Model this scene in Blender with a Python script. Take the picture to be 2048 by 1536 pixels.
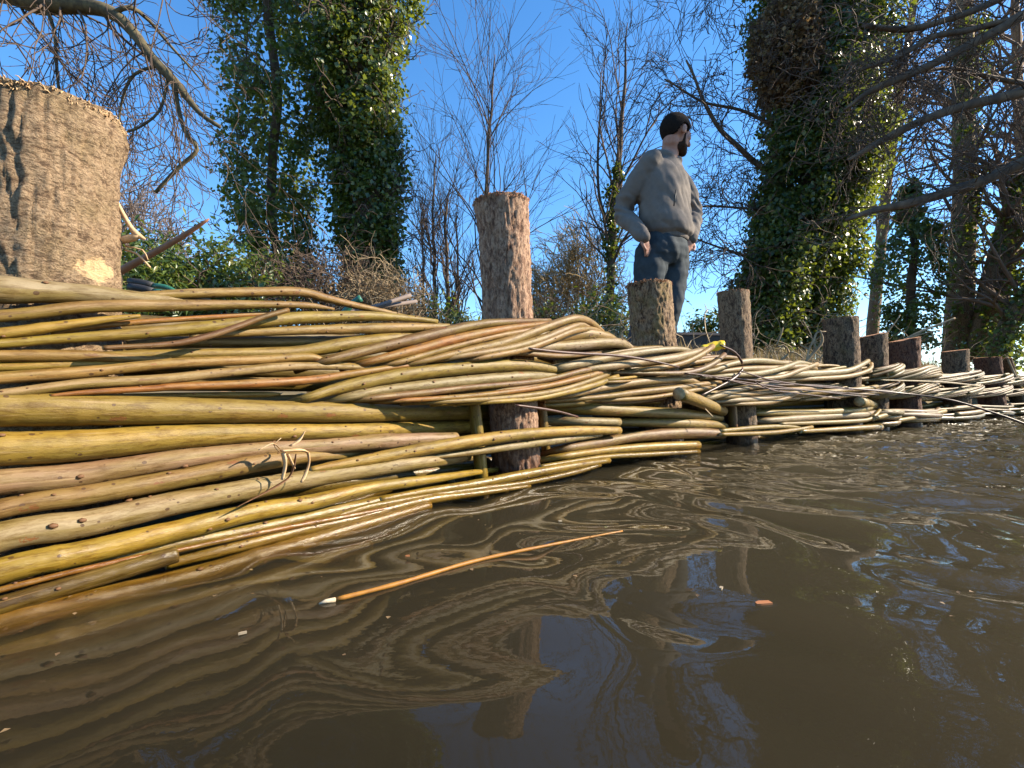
import bpy, bmesh, math, random
import numpy as np
from mathutils import Vector, Matrix, noise as mnoise

S = bpy.context.scene
C = S.collection
for o in list(bpy.data.objects):
    bpy.data.objects.remove(o)
random.seed(7)
rng = np.random.default_rng(7)
rad = math.radians

# ------------------------------------------------------------------ camera
CAM_H, F, HOR = 0.25, 1024.0, 785.0      # eye 25 cm above the water, 90 degree lens, horizon row in the photo
cam_d = bpy.data.cameras.new('camera')
cam_d.sensor_width = 36.0
cam_d.lens = 18.0
cam_d.shift_y = (HOR - 768.0) / 2048.0
cam_d.clip_start = 0.02
cam_d.clip_end = 2000
cam = bpy.data.objects.new('camera', cam_d)
C.objects.link(cam)
cam.location = (0, 0, CAM_H)
cam.rotation_euler = (rad(90), 0, 0)
S.camera = cam

# ------------------------------------------------------------------ sky and sun
SUN_AZ, SUN_EL = 86.0, 31.0              # degrees to the right of the view, above the horizon
w = bpy.data.worlds.new('World')
S.world = w
w.use_nodes = True
nt = w.node_tree
sky = nt.nodes.new('ShaderNodeTexSky')
sky.sky_type = 'NISHITA'
sky.sun_disc = False
sky.sun_elevation = rad(SUN_EL)
sky.sun_rotation = rad(SUN_AZ)
sky.altitude = 300
sky.air_density = 1.0
sky.dust_density = 0.2
sky.ozone_density = 3.5
hs = nt.nodes.new('ShaderNodeHueSaturation')
hs.inputs['Saturation'].default_value = 1.22
nt.links.new(sky.outputs[0], hs.inputs['Color'])
nt.links.new(hs.outputs[0], nt.nodes['Background'].inputs[0])
nt.nodes['Background'].inputs[1].default_value = 0.125
sun_d = bpy.data.lights.new('sun', 'SUN')
sun_d.energy = 5.0
sun_d.angle = rad(0.5)
sun_d.color = (1.0, 0.87, 0.68)
sun = bpy.data.objects.new('sun', sun_d)
C.objects.link(sun)
sd = Vector((math.sin(rad(SUN_AZ)) * math.cos(rad(SUN_EL)), math.cos(rad(SUN_AZ)) * math.cos(rad(SUN_EL)), math.sin(rad(SUN_EL))))
sun.rotation_euler = (-sd).to_track_quat('-Z', 'Y').to_euler()
S.view_settings.view_transform = 'Standard'
S.view_settings.look = 'None'
S.view_settings.exposure = 1.32
S.view_settings.gamma = 1.0
S.view_settings.use_curve_mapping = False
S.cycles.use_denoising = True
S.cycles.max_bounces = 8
S.cycles.transparent_max_bounces = 12
S.cycles.volume_bounces = 1
S.cycles.caustics_reflective = False
S.cycles.caustics_refractive = False
S.cycles.sample_clamp_indirect = 6.0
S.cycles.sample_clamp_direct = 30.0

# ------------------------------------------------------------------ helpers
def tag(o, label=None, cat=None, group=None, kind=None):
    if label: o['label'] = label
    if cat: o['category'] = cat
    if group: o['group'] = group
    if kind: o['kind'] = kind
    return o

def empty(name, loc, label, cat, group=None):
    o = bpy.data.objects.new(name, None)
    o.empty_display_size = 0.1
    C.objects.link(o)
    o.location = loc
    return tag(o, label, cat, group)

def link(name, me, mats=None, parent=None, smooth=True, color=None):
    if mats is not None:
        for m in (mats if isinstance(mats, (list, tuple)) else [mats]):
            me.materials.append(m)
    if smooth and len(me.polygons):
        me.polygons.foreach_set('use_smooth', [True] * len(me.polygons))
    o = bpy.data.objects.new(name, me)
    C.objects.link(o)
    if parent is not None:
        o.parent = parent
        o.matrix_parent_inverse = Matrix.Translation(parent.location).inverted()
    if color is not None:
        o.color = (*color, 1)
    return o

def mesh_np(name, V, F4=None, F3=None, uv4=None):
    """fast mesh from numpy arrays of verts, quads and triangles"""
    me = bpy.data.meshes.new(name)
    V = np.asarray(V, np.float32)
    n4 = 0 if F4 is None else len(F4)
    n3 = 0 if F3 is None else len(F3)
    me.vertices.add(len(V))
    me.vertices.foreach_set('co', V.ravel())
    idx = []
    if n4: idx.append(np.asarray(F4, np.int32).ravel())
    if n3: idx.append(np.asarray(F3, np.int32).ravel())
    idx = np.concatenate(idx)
    me.loops.add(len(idx))
    me.loops.foreach_set('vertex_index', idx)
    me.polygons.add(n4 + n3)
    starts = np.concatenate([np.arange(n4) * 4, n4 * 4 + np.arange(n3) * 3]).astype(np.int32)
    me.polygons.foreach_set('loop_start', starts)
    me.update(calc_edges=True)
    if uv4 is not None:
        ul = me.uv_layers.new(name='UVMap')
        u = np.zeros((len(idx), 2), np.float32)
        u[:n4 * 4] = np.asarray(uv4, np.float32).reshape(-1, 2)
        ul.data.foreach_set('uv', u.ravel())
    me.validate()
    return me

class Tubes:
    """collects tapered tubes"""
    def __init__(s):
        s.V, s.F, s.T, s.U, s.n = [], [], [], [], 0
    def add(s, P, R, k=5, cap=True, u0=0.0):
        P = np.asarray(P, float); R = np.asarray(R, float); n = len(P)
        T = np.gradient(P, axis=0)
        T /= np.linalg.norm(T, axis=1, keepdims=True) + 1e-9
        ref = np.array([0, 0, 1.0]) if abs(T[:, 2].mean()) < .8 else np.array([0, 1.0, 0])
        A = np.cross(T, ref); A /= np.linalg.norm(A, axis=1, keepdims=True) + 1e-9
        B = np.cross(A, T)
        th = np.arange(k) / k * 2 * math.pi
        ring = P[:, None, :] + R[:, None, None] * (np.cos(th)[None, :, None] * A[:, None, :] + np.sin(th)[None, :, None] * B[:, None, :]) if R.ndim == 1 else \
            P[:, None, :] + R[:, :, None] * (np.cos(th)[None, :, None] * A[:, None, :] + np.sin(th)[None, :, None] * B[:, None, :])
        s.V.append(ring.reshape(-1, 3))
        i = np.arange(n - 1)[:, None]; j = np.arange(k)[None, :]
        q = np.stack([i * k + j, i * k + (j + 1) % k, (i + 1) * k + (j + 1) % k, (i + 1) * k + j], -1).reshape(-1, 4) + s.n
        s.F.append(q)
        ln = np.concatenate([[0], np.cumsum(np.linalg.norm(np.diff(P, axis=0), axis=1))]) + u0
        r0 = float(np.mean(R))
        vv = np.arange(k + 1) / k * 2 * math.pi * r0
        I = np.broadcast_to(i, (n - 1, k)); J = np.broadcast_to(j, (n - 1, k))
        uv = np.stack([np.stack([ln[I], vv[J]], -1), np.stack([ln[I], vv[J + 1]], -1), np.stack([ln[I + 1], vv[J + 1]], -1), np.stack([ln[I + 1], vv[J]], -1)], 2)
        s.U.append(uv.reshape(-1, 4, 2))
        base = s.n
        s.n += n * k
        if cap:
            for e, rev in ((0, True), (n - 1, False)):
                s.V.append(P[e:e + 1]); c = s.n; s.n += 1
                jj = np.arange(k); a = base + e * k + jj; b = base + e * k + (jj + 1) % k
                s.T.append(np.stack([a, np.full(k, c), b] if rev else [a, b, np.full(k, c)], -1))
        return s
    def mesh(s, name):
        return mesh_np(name, np.concatenate(s.V), np.concatenate(s.F), np.concatenate(s.T) if s.T else None, np.concatenate(s.U))

def catmull(P, step=10.0, dim=2):
    """resample control rows; the first `dim` columns drive the spacing"""
    P = np.asarray(P, float)
    if len(P) == 2:
        n = max(2, int(np.linalg.norm(P[1, :dim] - P[0, :dim]) / step) + 1)
        t = np.linspace(0, 1, n)[:, None]
        return P[0] * (1 - t) + P[1] * t
    Q = np.vstack([2 * P[0] - P[1], P, 2 * P[-1] - P[-2]])
    out = []
    for i in range(1, len(Q) - 2):
        n = max(2, int(np.linalg.norm(Q[i + 1, :dim] - Q[i, :dim]) / step))
        t = (np.arange(n) / n)[:, None]
        a, b, c, d = Q[i - 1], Q[i], Q[i + 1], Q[i + 2]
        out.append(.5 * (2 * b + (c - a) * t + (2 * a - 5 * b + 4 * c - d) * t ** 2 + (3 * b - a - 3 * c + d) * t ** 3))
    out.append(P[-1:])
    return np.vstack(out)

def px(x, y, Y):
    """a photo pixel at depth Y metres"""
    return np.array([(x - 1024.0) / F * Y, Y, CAM_H + (HOR - y) / F * Y])

# ------------------------------------------------------------------ materials
def mat(name):
    m = bpy.data.materials.new(name)
    m.use_nodes = True
    t = m.node_tree
    b = t.nodes['Principled BSDF']
    return m, t, b

def nd(t, typ, **kw):
    n = t.nodes.new(typ)
    for k, v in kw.items():
        if k.startswith('i_'):
            n.inputs[k[2:].replace('_', ' ')].default_value = v
        else:
            setattr(n, k, v)
    return n

def ramp(t, fac, stops):
    r = t.nodes.new('ShaderNodeValToRGB')
    els = r.color_ramp.elements
    while len(els) < len(stops): els.new(0.5)
    for e, (p, c) in zip(els, stops):
        e.position = p
        e.color = (*c, 1) if len(c) == 3 else c
    t.links.new(fac, r.inputs[0])
    return r.outputs[0]

def mixc(t, fac, a, b, mode='MIX'):
    m = t.nodes.new('ShaderNodeMix')
    m.data_type = 'RGBA'; m.blend_type = mode
    for s, v in ((m.inputs[0], fac), (m.inputs[6], a), (m.inputs[7], b)):
        if hasattr(v, 'is_linked') or hasattr(v, 'links'): t.links.new(v, s)
        elif isinstance(v, (int, float)): s.default_value = v
        else: s.default_value = (*v, 1)
    return m.outputs[2]

def noise_tex(t, vec, scale, detail=3, rough=.55, dist=0.0):
    n = nd(t, 'ShaderNodeTexNoise', i_Scale=scale, i_Detail=detail, i_Roughness=rough, i_Distortion=dist)
    if vec is not None: t.links.new(vec, n.inputs['Vector'])
    return n.outputs[0]

def mapping(t, vec, scale):
    n = nd(t, 'ShaderNodeMapping')
    n.inputs['Scale'].default_value = scale
    t.links.new(vec, n.inputs['Vector'])
    return n.outputs[0]

def bump(t, b, h, strength, dist):
    n = nd(t, 'ShaderNodeBump', i_Strength=strength, i_Distance=dist)
    t.links.new(h, n.inputs['Height'])
    t.links.new(n.outputs[0], b.inputs['Normal'])

def math_n(t, op, a, b=None, clamp=False):
    n = nd(t, 'ShaderNodeMath', operation=op, use_clamp=clamp)
    for s, v in zip(n.inputs, (a, b)):
        if v is None: continue
        if isinstance(v, (int, float)): s.default_value = v
        else: t.links.new(v, s)
    return n.outputs[0]

def make_rod_mat():
    m, t, b = mat('willow_bark')
    uv = nd(t, 'ShaderNodeTexCoord').outputs['UV']
    info = nd(t, 'ShaderNodeObjectInfo')
    off = nd(t, 'ShaderNodeVectorMath', operation='ADD')
    mul = nd(t, 'ShaderNodeVectorMath', operation='SCALE')
    mul.inputs[0].default_value = (37.0, 11.0, 5.0)
    t.links.new(info.outputs['Random'], mul.inputs['Scale'])
    t.links.new(uv, off.inputs[0]); t.links.new(mul.outputs[0], off.inputs[1])
    P = off.outputs[0]
    n1 = noise_tex(t, mapping(t, P, (7, 24, 1)), 1.0, 4)
    c = mixc(t, ramp(t, n1, [(.40, (0, 0, 0)), (.62, (.75, .75, .75))]), info.outputs['Color'], (.15, .102, .018))
    n2 = noise_tex(t, mapping(t, P, (30, 150, 1)), 1.0, 6, .72)
    c = mixc(t, ramp(t, n2, [(.38, (.9, .9, .9)), (.53, (0, 0, 0))]), c, mixc(t, 1.0, c, (.55, .46, .30), 'MULTIPLY'))
    n3 = noise_tex(t, mapping(t, P, (10, 240, 1)), 1.0, 4, .65)
    c = mixc(t, ramp(t, n3, [(.56, (0, 0, 0)), (.70, (.55, .55, .55))]), c, (.31, .21, .10))
    n4 = noise_tex(t, mapping(t, P, (5, 9, 1)), 1.0, 3, .6)
    c = mixc(t, ramp(t, n4, [(.55, (0, 0, 0)), (.72, (.7, .7, .7))]), c, mixc(t, 1.0, c, (.78, .62, .5), 'MULTIPLY'))
    v = nd(t, 'ShaderNodeTexVoronoi', i_Scale=1.0, i_Randomness=1.0)
    t.links.new(mapping(t, P, (66, 88, 1)), v.inputs['Vector'])
    sc = nd(t, 'ShaderNodeSeparateColor'); t.links.new(v.outputs['Color'], sc.inputs[0])
    sel = math_n(t, 'GREATER_THAN', sc.outputs[0], .5)
    dot = math_n(t, 'MULTIPLY', math_n(t, 'LESS_THAN', v.outputs['Distance'], math_n(t, 'ADD', math_n(t, 'MULTIPLY', sc.outputs[1], .17), .05)), sel)
    c = mixc(t, math_n(t, 'MULTIPLY', dot, .85), c, (.06, .028, .012))
    v2 = nd(t, 'ShaderNodeTexVoronoi', i_Scale=1.0, i_Randomness=1.0)
    t.links.new(mapping(t, P, (13, 30, 1)), v2.inputs['Vector'])
    sc2 = nd(t, 'ShaderNodeSeparateColor'); t.links.new(v2.outputs['Color'], sc2.inputs[0])
    jag = math_n(t, 'ADD', v2.outputs['Distance'], math_n(t, 'MULTIPLY', noise_tex(t, mapping(t, P, (260, 330, 1)), 1.0, 2), .30))
    scar = math_n(t, 'MULTIPLY', math_n(t, 'LESS_THAN', jag, .27), math_n(t, 'GREATER_THAN', sc2.outputs[1], .45))
    c = mixc(t, math_n(t, 'MULTIPLY', scar, .75), c, mixc(t, sc2.outputs[2], (.22, .075, .022), (.06, .03, .015)))
    geo = nd(t, 'ShaderNodeNewGeometry')
    sx = nd(t, 'ShaderNodeSeparateXYZ'); t.links.new(geo.outputs['Position'], sx.inputs[0])
    soak = nd(t, 'ShaderNodeMapRange'); soak.inputs[1].default_value = .075; soak.inputs[2].default_value = .045
    t.links.new(math_n(t, 'ADD', sx.outputs[2], math_n(t, 'MULTIPLY', n4, .06)), soak.inputs[0])
    c = mixc(t, soak.outputs[0], c, mixc(t, 1.0, c, (.68, .60, .48), 'MULTIPLY'))
    t.links.new(c, b.inputs['Base Color'])
    wet = nd(t, 'ShaderNodeMapRange'); wet.inputs[1].default_value = .10; wet.inputs[2].default_value = .02
    wet.inputs[3].default_value = .52; wet.inputs[4].default_value = .2
    t.links.new(sx.outputs[2], wet.inputs[0])
    t.links.new(wet.outputs[0], b.inputs['Roughness'])
    h = math_n(t, 'ADD', math_n(t, 'MULTIPLY', n2, .5), math_n(t, 'ADD', math_n(t, 'MULTIPLY', scar, .6), math_n(t, 'MULTIPLY', dot, .25)))
    b.inputs['Specular IOR Level'].default_value = .3
    bump(t, b, h, .8, .003)
    return m
M_ROD = make_rod_mat()

def simple(name, col, col2, scale, rough=.8, bstr=.4, bdist=.01, stretch=(1, 1, 1), objcol=False, spec=.3):
    m, t, b = mat(name)
    g = nd(t, 'ShaderNodeTexCoord').outputs['Object']
    p = mapping(t, g, stretch)
    n = noise_tex(t, p, scale, 5, .6)
    base = nd(t, 'ShaderNodeObjectInfo').outputs['Color'] if objcol else col
    c = mixc(t, ramp(t, n, [(.35, (0, 0, 0)), (.65, (1, 1, 1))]), base, col2)
    t.links.new(c, b.inputs['Base Color'])
    b.inputs['Roughness'].default_value = rough
    b.inputs['Specular IOR Level'].default_value = spec
    bump(t, b, n, bstr, bdist)
    return m

def make_bark(name, cols, scar=None, sz=.45):
    """flaky bark: cols = deep, mid, light, patch"""
    m, t, b = mat(name)
    g = nd(t, 'ShaderNodeTexCoord').outputs['Object']
    n1 = noise_tex(t, mapping(t, g, (1, 1, sz)), 55, 6, .72, .6)
    n2 = noise_tex(t, mapping(t, g, (1, 1, .8)), 14, 4, .6)
    n3 = noise_tex(t, mapping(t, g, (1, 1, sz * 1.1)), 150, 5, .75)
    c = ramp(t, n1, [(.36, cols[0]), (.45, cols[1]), (.54, cols[2]), (.66, cols[1])])
    c = mixc(t, ramp(t, n2, [(.52, (0, 0, 0)), (.68, (.7, .7, .7))]), c, cols[3])
    c = mixc(t, ramp(t, n3, [(.40, (.75, .75, .75)), (.50, (0, 0, 0))]), c, cols[0])
    if scar:      # a patch where the bark was knocked off to bare wood
        dv = nd(t, 'ShaderNodeVectorMath', operation='SUBTRACT'); dv.inputs[1].default_value = scar[0]
        t.links.new(g, dv.inputs[0])
        ml = nd(t, 'ShaderNodeVectorMath', operation='MULTIPLY'); ml.inputs[1].default_value = scar[1]
        t.links.new(dv.outputs[0], ml.inputs[0])
        ln_ = nd(t, 'ShaderNodeVectorMath', operation='LENGTH'); t.links.new(ml.outputs[0], ln_.inputs[0])
        e = math_n(t, 'ADD', ln_.outputs['Value'], math_n(t, 'MULTIPLY', n1, 1.1))
        c = mixc(t, ramp(t, e, [(.0, (1, 1, 1)), (.92, (1, 1, 1)), (1.0, (0, 0, 0))]), c, mixc(t, n3, (.52, .30, .13), (.62, .46, .27)))
    sx = nd(t, 'ShaderNodeSeparateXYZ'); t.links.new(g, sx.inputs[0])
    wz = math_n(t, 'ADD', sx.outputs[2], math_n(t, 'MULTIPLY', n2, .08))
    wet = nd(t, 'ShaderNodeMapRange'); wet.inputs[1].default_value = .19; wet.inputs[2].default_value = .11; t.links.new(wz, wet.inputs[0])
    c = mixc(t, wet.outputs[0], c, mixc(t, 1.0, c, (.5, .4, .33), 'MULTIPLY'))
    t.links.new(c, b.inputs['Base Color'])
    rg = nd(t, 'ShaderNodeMapRange'); rg.inputs[3].default_value = .85; rg.inputs[4].default_value = .3; t.links.new(wet.outputs[0], rg.inputs[0])
    t.links.new(rg.outputs[0], b.inputs['Roughness'])
    b.inputs['Specular IOR Level'].default_value = .3
    h = math_n(t, 'ADD', n1, math_n(t, 'MULTIPLY', n3, .5))
    bump(t, b, h, 1.0, .007)
    return m
M_BARK_TAN = make_bark('bark_tan', [(.09, .054, .030), (.25, .162, .092), (.37, .26, .155), (.23, .165, .08)], ((-.595, .735, .425), (17, 17, 24)), 1.9)
M_BARK_PINK = make_bark('bark_pink', [(.085, .042, .026), (.24, .135, .085), (.42, .27, .175), (.30, .20, .13)])
M_BARK_DARK = make_bark('bark_dark', [(.035, .021, .012), (.16, .096, .054), (.33, .22, .125), (.20, .14, .045)])
M_BARK_BROWN = make_bark('bark_brown', [(.035, .021, .012), (.13, .08, .048), (.27, .18, .105), (.12, .088, .042)])
M_BARK_SHADED = make_bark('bark_shaded', [(.018, .011, .007), (.078, .047, .028), (.22, .145, .085), (.09, .066, .028)])  # darker bark: shade on the sides facing the camera is put into the colour
M_BARK_RED = make_bark('bark_red', [(.02, .009, .006), (.075, .028, .016), (.16, .08, .045), (.05, .03, .018)])
M_CUT = simple('sawn_wood', (.52, .26, .12), (.36, .14, .06), 60, .8, .5, .004)
M_PALE = simple('pale_wood', (.60, .43, .24), (.42, .25, .12), 70, .75, .5, .003, (1, 1, .3))
M_ROD_END = simple('rod_end_wood', (.50, .38, .20), (.34, .22, .10), 80, .8, .3, .002)
M_BUD = simple('bud', (.19, .085, .032), (.09, .045, .02), 300, .6, .2, .001)
M_TWIG = simple('dark_twig', (.085, .034, .02), (.05, .022, .014), 90, .4, .3, .002, objcol=False, spec=.4)
M_TREEBARK = simple('tree_bark', (.15, .105, .07), (.07, .05, .035), 9, .9, .6, .02, (1, 1, .3))
M_TREEBARK_MOSS = simple('mossy_bark', (.14, .115, .06), (.055, .045, .03), 14, .9, .6, .01)
M_TREETWIG = simple('tree_twig', (.12, .08, .055), (.07, .048, .036), 6, .8, .2, .005)
M_BGTWIG = simple('background_twig', (.20, .13, .09), (.12, .08, .055), 3, .85, .2, .005)
M_WILLOW = simple('willow_twig', (.36, .25, .10), (.25, .17, .08), 3, .7, .2, .005)
M_LIMB = simple('limb_bark', (.17, .115, .075), (.08, .056, .04), 9, .9, .6, .02, (1, 1, .3))
M_PALETWIG = simple('pale_dead_twig', (.36, .27, .16), (.20, .14, .08), 12, .8, .3, .004)
M_FARTWIG = simple('far_twig', (.20, .16, .14), (.13, .10, .09), 2, .9, .1, .01)
M_SOIL = simple('soil', (.10, .075, .045), (.16, .125, .06), 4, .95, .8, .03)
M_BED = simple('riverbed_mud', (.07, .05, .03), (.10, .075, .04), 3, .9, .5, .02)

def make_leaf(name, cols, rough=.35, trans=.25, tcol=(.25, .32, .03)):
    m, t, b = mat(name)
    g = nd(t, 'ShaderNodeNewGeometry')
    c = ramp(t, g.outputs['Random Per Island'], [(0, cols[0]), (.5, cols[1]), (.9, cols[2]), (1, cols[3])])
    t.links.new(c, b.inputs['Base Color'])
    b.inputs['Roughness'].default_value = rough
    b.inputs['Specular IOR Level'].default_value = .5
    tr = nd(t, 'ShaderNodeBsdfTranslucent')
    tr.inputs[0].default_value = (*tcol, 1)
    mx = nd(t, 'ShaderNodeMixShader'); mx.inputs[0].default_value = trans
    t.links.new(b.outputs[0], mx.inputs[1]); t.links.new(tr.outputs[0], mx.inputs[2])
    t.links.new(mx.outputs[0], t.nodes['Material Output'].inputs[0])
    return m
M_IVY = make_leaf('ivy_leaf', [(.020, .042, .012), (.05, .085, .018), (.11, .135, .026), (.20, .17, .05)], .33, .28, (.30, .36, .03))
M_LAUREL = make_leaf('shrub_leaf', [(.03, .06, .015), (.06, .10, .025), (.11, .15, .035), (.22, .19, .05)], .35, .25)
M_GRASS = make_leaf('grass_blade', [(.30, .22, .11), (.24, .17, .08), (.34, .26, .14), (.13, .15, .03)], .6, .25, (.3, .22, .08))
M_LITTER = make_leaf('dead_leaf', [(.12, .07, .03), (.20, .12, .055), (.28, .19, .09), (.10, .11, .03)], .7, .2, (.3, .18, .06))

# ------------------------------------------------------------------ line of the woven bank (plan view)
_wp = np.array([(-7.6, -9.0), (-4.0, -3.8), (-1.9, -1.05), (-1.0, .14), (-.62, .62), (-.30, 1.04), (0, 1.36), (.37, 1.76), (.8, 2.13), (1.62, 2.82), (2.42, 3.36), (4.2, 4.64), (5.69, 5.69), (9, 8.0), (16, 12.9), (40, 29.7)])
CUR = catmull(_wp, .02)
_sm = CUR.copy()
for _ in range(40):
    _sm[1:-1] = .25 * _sm[:-2] + .5 * _sm[1:-1] + .25 * _sm[2:]
CUR = _sm
_tan = np.gradient(CUR, axis=0); _tan /= np.linalg.norm(_tan, axis=1, keepdims=True)
NOR = np.stack([_tan[:, 1], -_tan[:, 0]], 1)          # towards the river
ARC = np.concatenate([[0], np.cumsum(np.linalg.norm(np.diff(CUR, axis=0), axis=1))])
_i0 = int(np.argmin(np.abs(CUR[:, 0] + .62) + np.abs(CUR[:, 1] - .62)))
ARC -= ARC[_i0]
_front = (CUR[:, 1] > .02)

def wall_at(x, o):
    """plan position where the sight line through photo column x meets the wall line moved o metres towards the river; also arc length"""
    P = CUR + o * NOR
    k = P[:, 1] > .03
    r = P[k, 0] / P[k, 1]
    j0 = int(np.argmin(r))                       # keep the increasing run
    r, Pk, A = r[j0:], P[k][j0:], ARC[k][j0:]
    r = np.maximum.accumulate(r)
    t = (x - 1024.0) / F
    return np.array([np.interp(t, r, Pk[:, 0]), np.interp(t, r, Pk[:, 1]), np.interp(t, r, A)])

def wall_s(s, o, z):
    return np.array([np.interp(s, ARC, CUR[:, 0]) + o * np.interp(s, ARC, NOR[:, 0]),
                     np.interp(s, ARC, CUR[:, 1]) + o * np.interp(s, ARC, NOR[:, 1]), z])

# ------------------------------------------------------------------ ground, river bed, water
def ground_z(q, s=0.0):
    """height of the land q metres behind the wall line"""
    rise = np.clip((np.asarray(s) - 1.7) / 1.6, 0, 1); rise = rise * rise * (3 - 2 * rise)
    z = rise * np.interp(q, [.35, 1.2, 2.5, 5, 9, 20, 60], [0, .22, .45, .55, .45, .2, 0]) + np.interp(q, [-60, -1.5, -.3, .1, .22, .4, 1.2, 3, 5, 9, 20, 60, 400], [-.85, -.85, -.5, -.28, .0, .20, .26, .30, .42, .75, 1.0, 1.2, 1.5])
    return z

def build_ground():
    qs = np.concatenate([np.linspace(-2.0, .6, 27), .6 + 6.4 * np.linspace(.02, 1, 50) ** 1.3, np.geomspace(7.3, 400, 40)])
    ss = np.concatenate([-np.geomspace(2, 300, 25)[::-1], np.linspace(-1.9, 14, 170), np.geomspace(14.3, 400, 45)])
    a0, a1 = int(np.argmin(np.abs(ARC + 1.9))), int(np.argmin(np.abs(ARC - 14)))
    V = np.zeros((len(ss), len(qs), 3))
    for i, s in enumerate(ss):
        sc = min(max(s, -1.9), 14)
        p = wall_s(sc, 0, 0)[:2]
        k = int(np.argmin(np.abs(ARC - sc)))
        t = _tan[k]; n = NOR[k]
        base = p + t * (s - sc)
        V[i, :, :2] = base - qs[:, None] * n
    Q = np.broadcast_to(qs, V.shape[:2])
    V[:, :, 2] = ground_z(Q, np.broadcast_to(ss[:, None], Q.shape))
    X, Y = V[:, :, 0], V[:, :, 1]
    amp = np.clip((Q - .2) / 1.5, 0, 1) * .05 + np.clip((Q - 4) / 10, 0, 1) * .1
    V[:, :, 2] += amp * (np.sin(X * 2.1 + np.sin(Y * 1.7)) + np.sin(Y * 3.3 + X * 1.1) * .6 + np.sin(X * 6.1 - Y * 4.7) * .35)
    n, k = V.shape[:2]
    i = np.arange(n - 1)[:, None]; j = np.arange(k - 1)[None, :]
    f = np.stack([i * k + j, i * k + j + 1, (i + 1) * k + j + 1, (i + 1) * k + j], -1).reshape(-1, 4)
    o = link('ground', mesh_np('ground', V.reshape(-1, 3), f), M_SOIL)
    tag(o, kind='structure')
    bed = link('riverbed', mesh_np('riverbed', [(-400, -400, -.86), (400, -400, -.86), (400, 400, -.86), (-400, 400, -.86)], [(0, 1, 2, 3)]), M_BED)
    tag(bed, kind='structure')
build_ground()

def wave(X, Y):
    """ripples: glassy lobes close by, a finer chop further out and to the right"""
    R = np.hypot(X, Y)
    r2 = np.random.default_rng(21)
    wx = X + .05 * np.sin(Y * 9 + 1) + .03 * np.sin(X * 13 + Y * 7)
    wy = Y + .05 * np.sin(X * 8 + 2) + .03 * np.sin(Y * 15 - X * 6)
    Z = np.zeros_like(X)
    chop = np.clip((X * .75 + Y * .35 - .55) / 1.2, 0, 1)
    for lam, slope, nw, m in ((.42, .035, 7, 0), (.22, .055, 9, 1), (.12, .045, 10, 2), (.07, .085, 14, 3), (.04, .05, 12, 4)):
        for _ in range(nw):
            a = r2.normal(rad(35), rad(40 if m < 3 else 32)); l = lam * r2.uniform(.7, 1.4)
            k = 2 * math.pi / l
            ph = r2.uniform(0, 6.28)
            A = slope / k / math.sqrt(nw) * 1.4
            wgt = (.6 + .4 * np.clip((R - .45) / .7, 0, 1)) if m < 2 else ((.05 + .95 * np.clip(chop * 1.2, 0, 1)) if m == 2 else chop)
            Z += A * wgt * np.sin(k * (wx * math.cos(a) + wy * math.sin(a)) + ph)
    # calm close to the lens and level at a distance
    Z *= np.clip((R - .12) / .25, .15, 1) * (1 + .9 * np.clip((X - .35) / 1.1, 0, 1))
    return Z

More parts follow.
